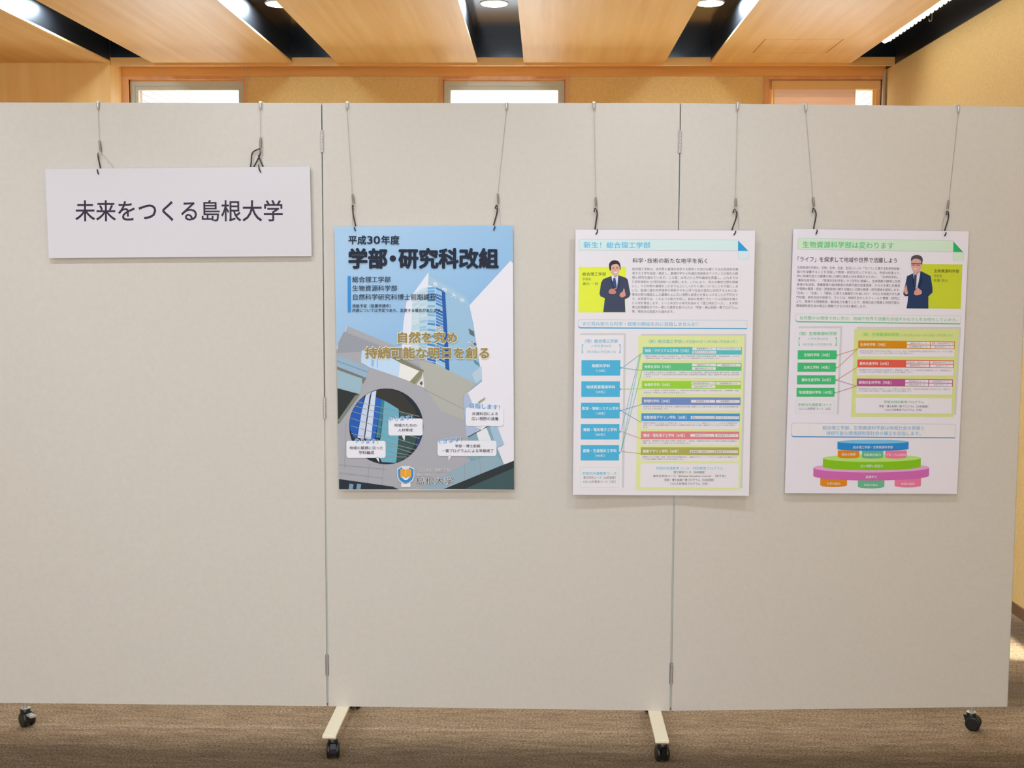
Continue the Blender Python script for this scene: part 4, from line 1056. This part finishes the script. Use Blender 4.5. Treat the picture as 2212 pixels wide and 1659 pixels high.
# ------------------------------------------------------------------ picture hangers
def pplane(k, off):
    o, u, n = PAN[k]; return (o + n * off, n)
HG = [
 dict(k=0, top=(211.8, 218, 230), wire=(214.6, 301.5), grip=((214.5, 303), (217.6, 328)), cords=[[(213, 330), (211.6, 334), (212.8, 345), (216.6, 362), (217, 372)]], front=[(210, 366), (210.8, 371), (212.8, 376.5)], tail=[(222.6, 334), (235, 349), (247.4, 364)], lab='steel wire hanger holding the left end of the white sign'),
 dict(k=0, top=(562.5, 216, 228), wire=(562.9, 296), grip=((562.9, 296.5), (563, 321)), cords=[[(562, 321), (556, 323), (547, 328), (543.5, 336), (543, 348), (541, 362), (541, 368)], [(563, 323), (561.5, 334), (557, 344), (548, 361), (546, 368)], [(558, 335), (562, 346), (568.5, 362), (569, 370)]], front=[(558.6, 356), (560, 366), (563.8, 372.5)], tail=[(564, 323), (566.5, 331), (568, 338)], lab='steel wire hanger with three looped cords at the right end of the white sign'),
 dict(k=1, top=(750, 214, 227), wire=(761.2, 417.7), grip=((761.3, 418.6), (764.2, 441)), cords=[[(762, 452), (761, 447), (762.7, 444), (762.7, 461.6), (768.3, 489), (768, 499)]], front=[(765.3, 490.5), (766, 494), (768, 499)], tail=[(764, 455), (762, 470), (760.8, 489)], lab='steel wire hanger at the left corner of the blue building poster'),
 dict(k=1, top=(1094, 213, 229), wire=(1075.6, 416.7), grip=((1075.3, 417.7), (1076.4, 441)), cords=[[(1070.4, 451), (1070.6, 446), (1073, 443.8), (1073.8, 457.8), (1066.3, 487), (1066, 497)]], front=[(1069, 489), (1068.6, 492), (1066.3, 497.5)], tail=[(1077.9, 448.5), (1081.8, 489)], lab='steel wire hanger at the right corner of the blue building poster'),
 dict(k=1, top=(1283, 213, 230), wire=(1286.5, 425), grip=((1286.7, 426), (1287.6, 446.6)), cords=[[(1284.3, 458), (1284.3, 452.5), (1287.2, 450.6), (1290, 461.6), (1288, 476.5), (1285.6, 495), (1287, 506)]], front=[(1290.8, 495.5), (1290.2, 501.7), (1287, 506.5)], tail=None, lab='steel wire hanger at the left corner of the blue-titled white poster'),
 dict(k=2, top=(1593.5, 216, 233), wire=(1588.8, 427), grip=((1588.9, 428), (1589.7, 447)), cords=[[(1584, 460), (1584.6, 454.5), (1588, 452.8), (1591.6, 461.6), (1589.7, 472.8), (1581.3, 497), (1585, 507)]], front=[(1589.4, 499), (1588.4, 503), (1585, 507.8)], tail=[(1592.5, 455), (1594.5, 470), (1596.3, 499)], lab='steel wire hanger at the right corner of the blue-titled white poster'),
 dict(k=2, top=(1740.8, 218, 234.6), wire=(1756.1, 425), grip=((1756.2, 426), (1758.6, 446.6)), cords=[[(1755.6, 459), (1755.6, 453), (1758.4, 450.8), (1762.9, 461.6), (1761.4, 474.6), (1758, 494), (1763, 505)]], front=[(1765, 496.5), (1765, 501), (1762.4, 506)], tail=None, lab='steel wire hanger at the left corner of the green-titled poster'),
 dict(k=2, top=(2070, 225, 240), wire=(2050, 431.7), grip=((2049.4, 432.2), (2046.6, 452.2)), cords=[[(2045, 464), (2045, 458.5), (2047.6, 456.6), (2049.3, 465.3), (2047.2, 476.5), (2040.7, 498.5), (2041, 509)]], front=[(2043.8, 502), (2043, 505), (2040.4, 509.8)], tail=[(2045, 460), (2038.8, 470), (2034, 500)], lab='steel wire hanger at the right corner of the green-titled poster'),
]
for H in HG:
    n = PAN[H['k']][2]; k = H['k']
    def W(x, y, off):
        p0, nn = pplane(k, off); return on_plane(x, y, p0, nn)
    tx, ty0, ty1 = H['top']
    pt_ = W(tx, ty1, .006); top = Vector((pt_.x, pt_.y, Z1)); 
    r = thing('wire_hanger', tuple(top), H['lab'], 'hanger')
    # J-shaped clip over the top edge of the panel
    b = MB()
    for side in (0,):
        u = PAN[k][1]
        q = top - n * .006
        prof = [(-TH - .006, -.016), (-TH - .006, .0035), (.0065, .0035), (.0065, -.014)]
        w2 = .0042
        for i in range(3):
            (n0, z0), (n1, z1) = prof[i], prof[i + 1]
            d = Vector((n1 - n0, z1 - z0)).normalized(); tq = Vector((-d.y, d.x)) * .0011
            vs = []
            for uu in (-w2, w2):
                for (nn_, zz_) in ((n0 + tq.x, z0 + tq.y), (n1 + tq.x, z1 + tq.y), (n1 - tq.x, z1 - tq.y), (n0 - tq.x, z0 - tq.y)):
                    p_ = q + u * uu + n * nn_; vs.append((p_.x, p_.y, Z1 + zz_))
            b.add(vs, [(0, 1, 2, 3), (7, 6, 5, 4), (0, 4, 5, 1), (1, 5, 6, 2), (2, 6, 7, 3), (3, 7, 4, 0)])
    b.build('top_clip', M['steel'], r)
    b = MB(); b.tube([(top + n * .0015) + Vector((0, 0, -.001)), (top + n * .0015) + Vector((0, 0, -.019)), (top + n * .0015) + Vector((0, 0, -.023))], [.0043, .0043, .002], 12)
    b.build('ferrule', M['steel'], r)
    b = MB(); b.tube([(top + n * .001) + Vector((0, 0, -.022)), W(*H['wire'], .008)], .00055, 6)
    b.build('wire', M['wire'], r)
    g0, g1 = W(*H['grip'][0], .008), W(*H['grip'][1], .009)
    b = MB(); b.tube([g0, g0.lerp(g1, .08), g0.lerp(g1, .8), g1], [.0018, .0036, .0036, .0026], 10)
    b.build('gripper', M['grip'], r)
    gx, gy = H['grip'][1]
    b = MB(); b.tube(catmull([W(gx - .6, gy - 2, .010), W(gx + .8, gy + 4, .011), W(gx - 1.2, gy + 8.5, .011), W(gx - 5, gy + 5, .011), W(gx - 6, gy - .5, .011)], 4), .0009, 6)
    b.build('snap_hook', M['steel'], r)
    for cpt in H['cords']:
        m_ = len(cpt)
        pts = [W(x, y, .0098 if i < m_ - 2 else .0052) for i, (x, y) in enumerate(cpt)]
        MB().tube(catmull(pts, 5), .0022, 8).build('cord', M['cord'], r)
    f_ = H['front']
    off = {0: .0175, 1: .0205, 2: .0205}[k]
    if H is HG[4]: off = .0275
    if H is HG[5]: off = .0275
    pts = [W(*f_[0], off - .004), W(*f_[0], off + .0015), W(*f_[1], off + .002), W(*f_[2], off)]
    MB().tube(pts, [.0012, .0018, .0021, .0021], 8).build('cord_end', M['cord'], r)
    if H['tail']:
        pts = [W(x, y, .007) for x, y in H['tail']]
        MB().tube(pts, .0005, 5).build('wire_tail', M['wire'], r)
for o in bpy.data.objects:
    if '_o' in o: del o['_o']
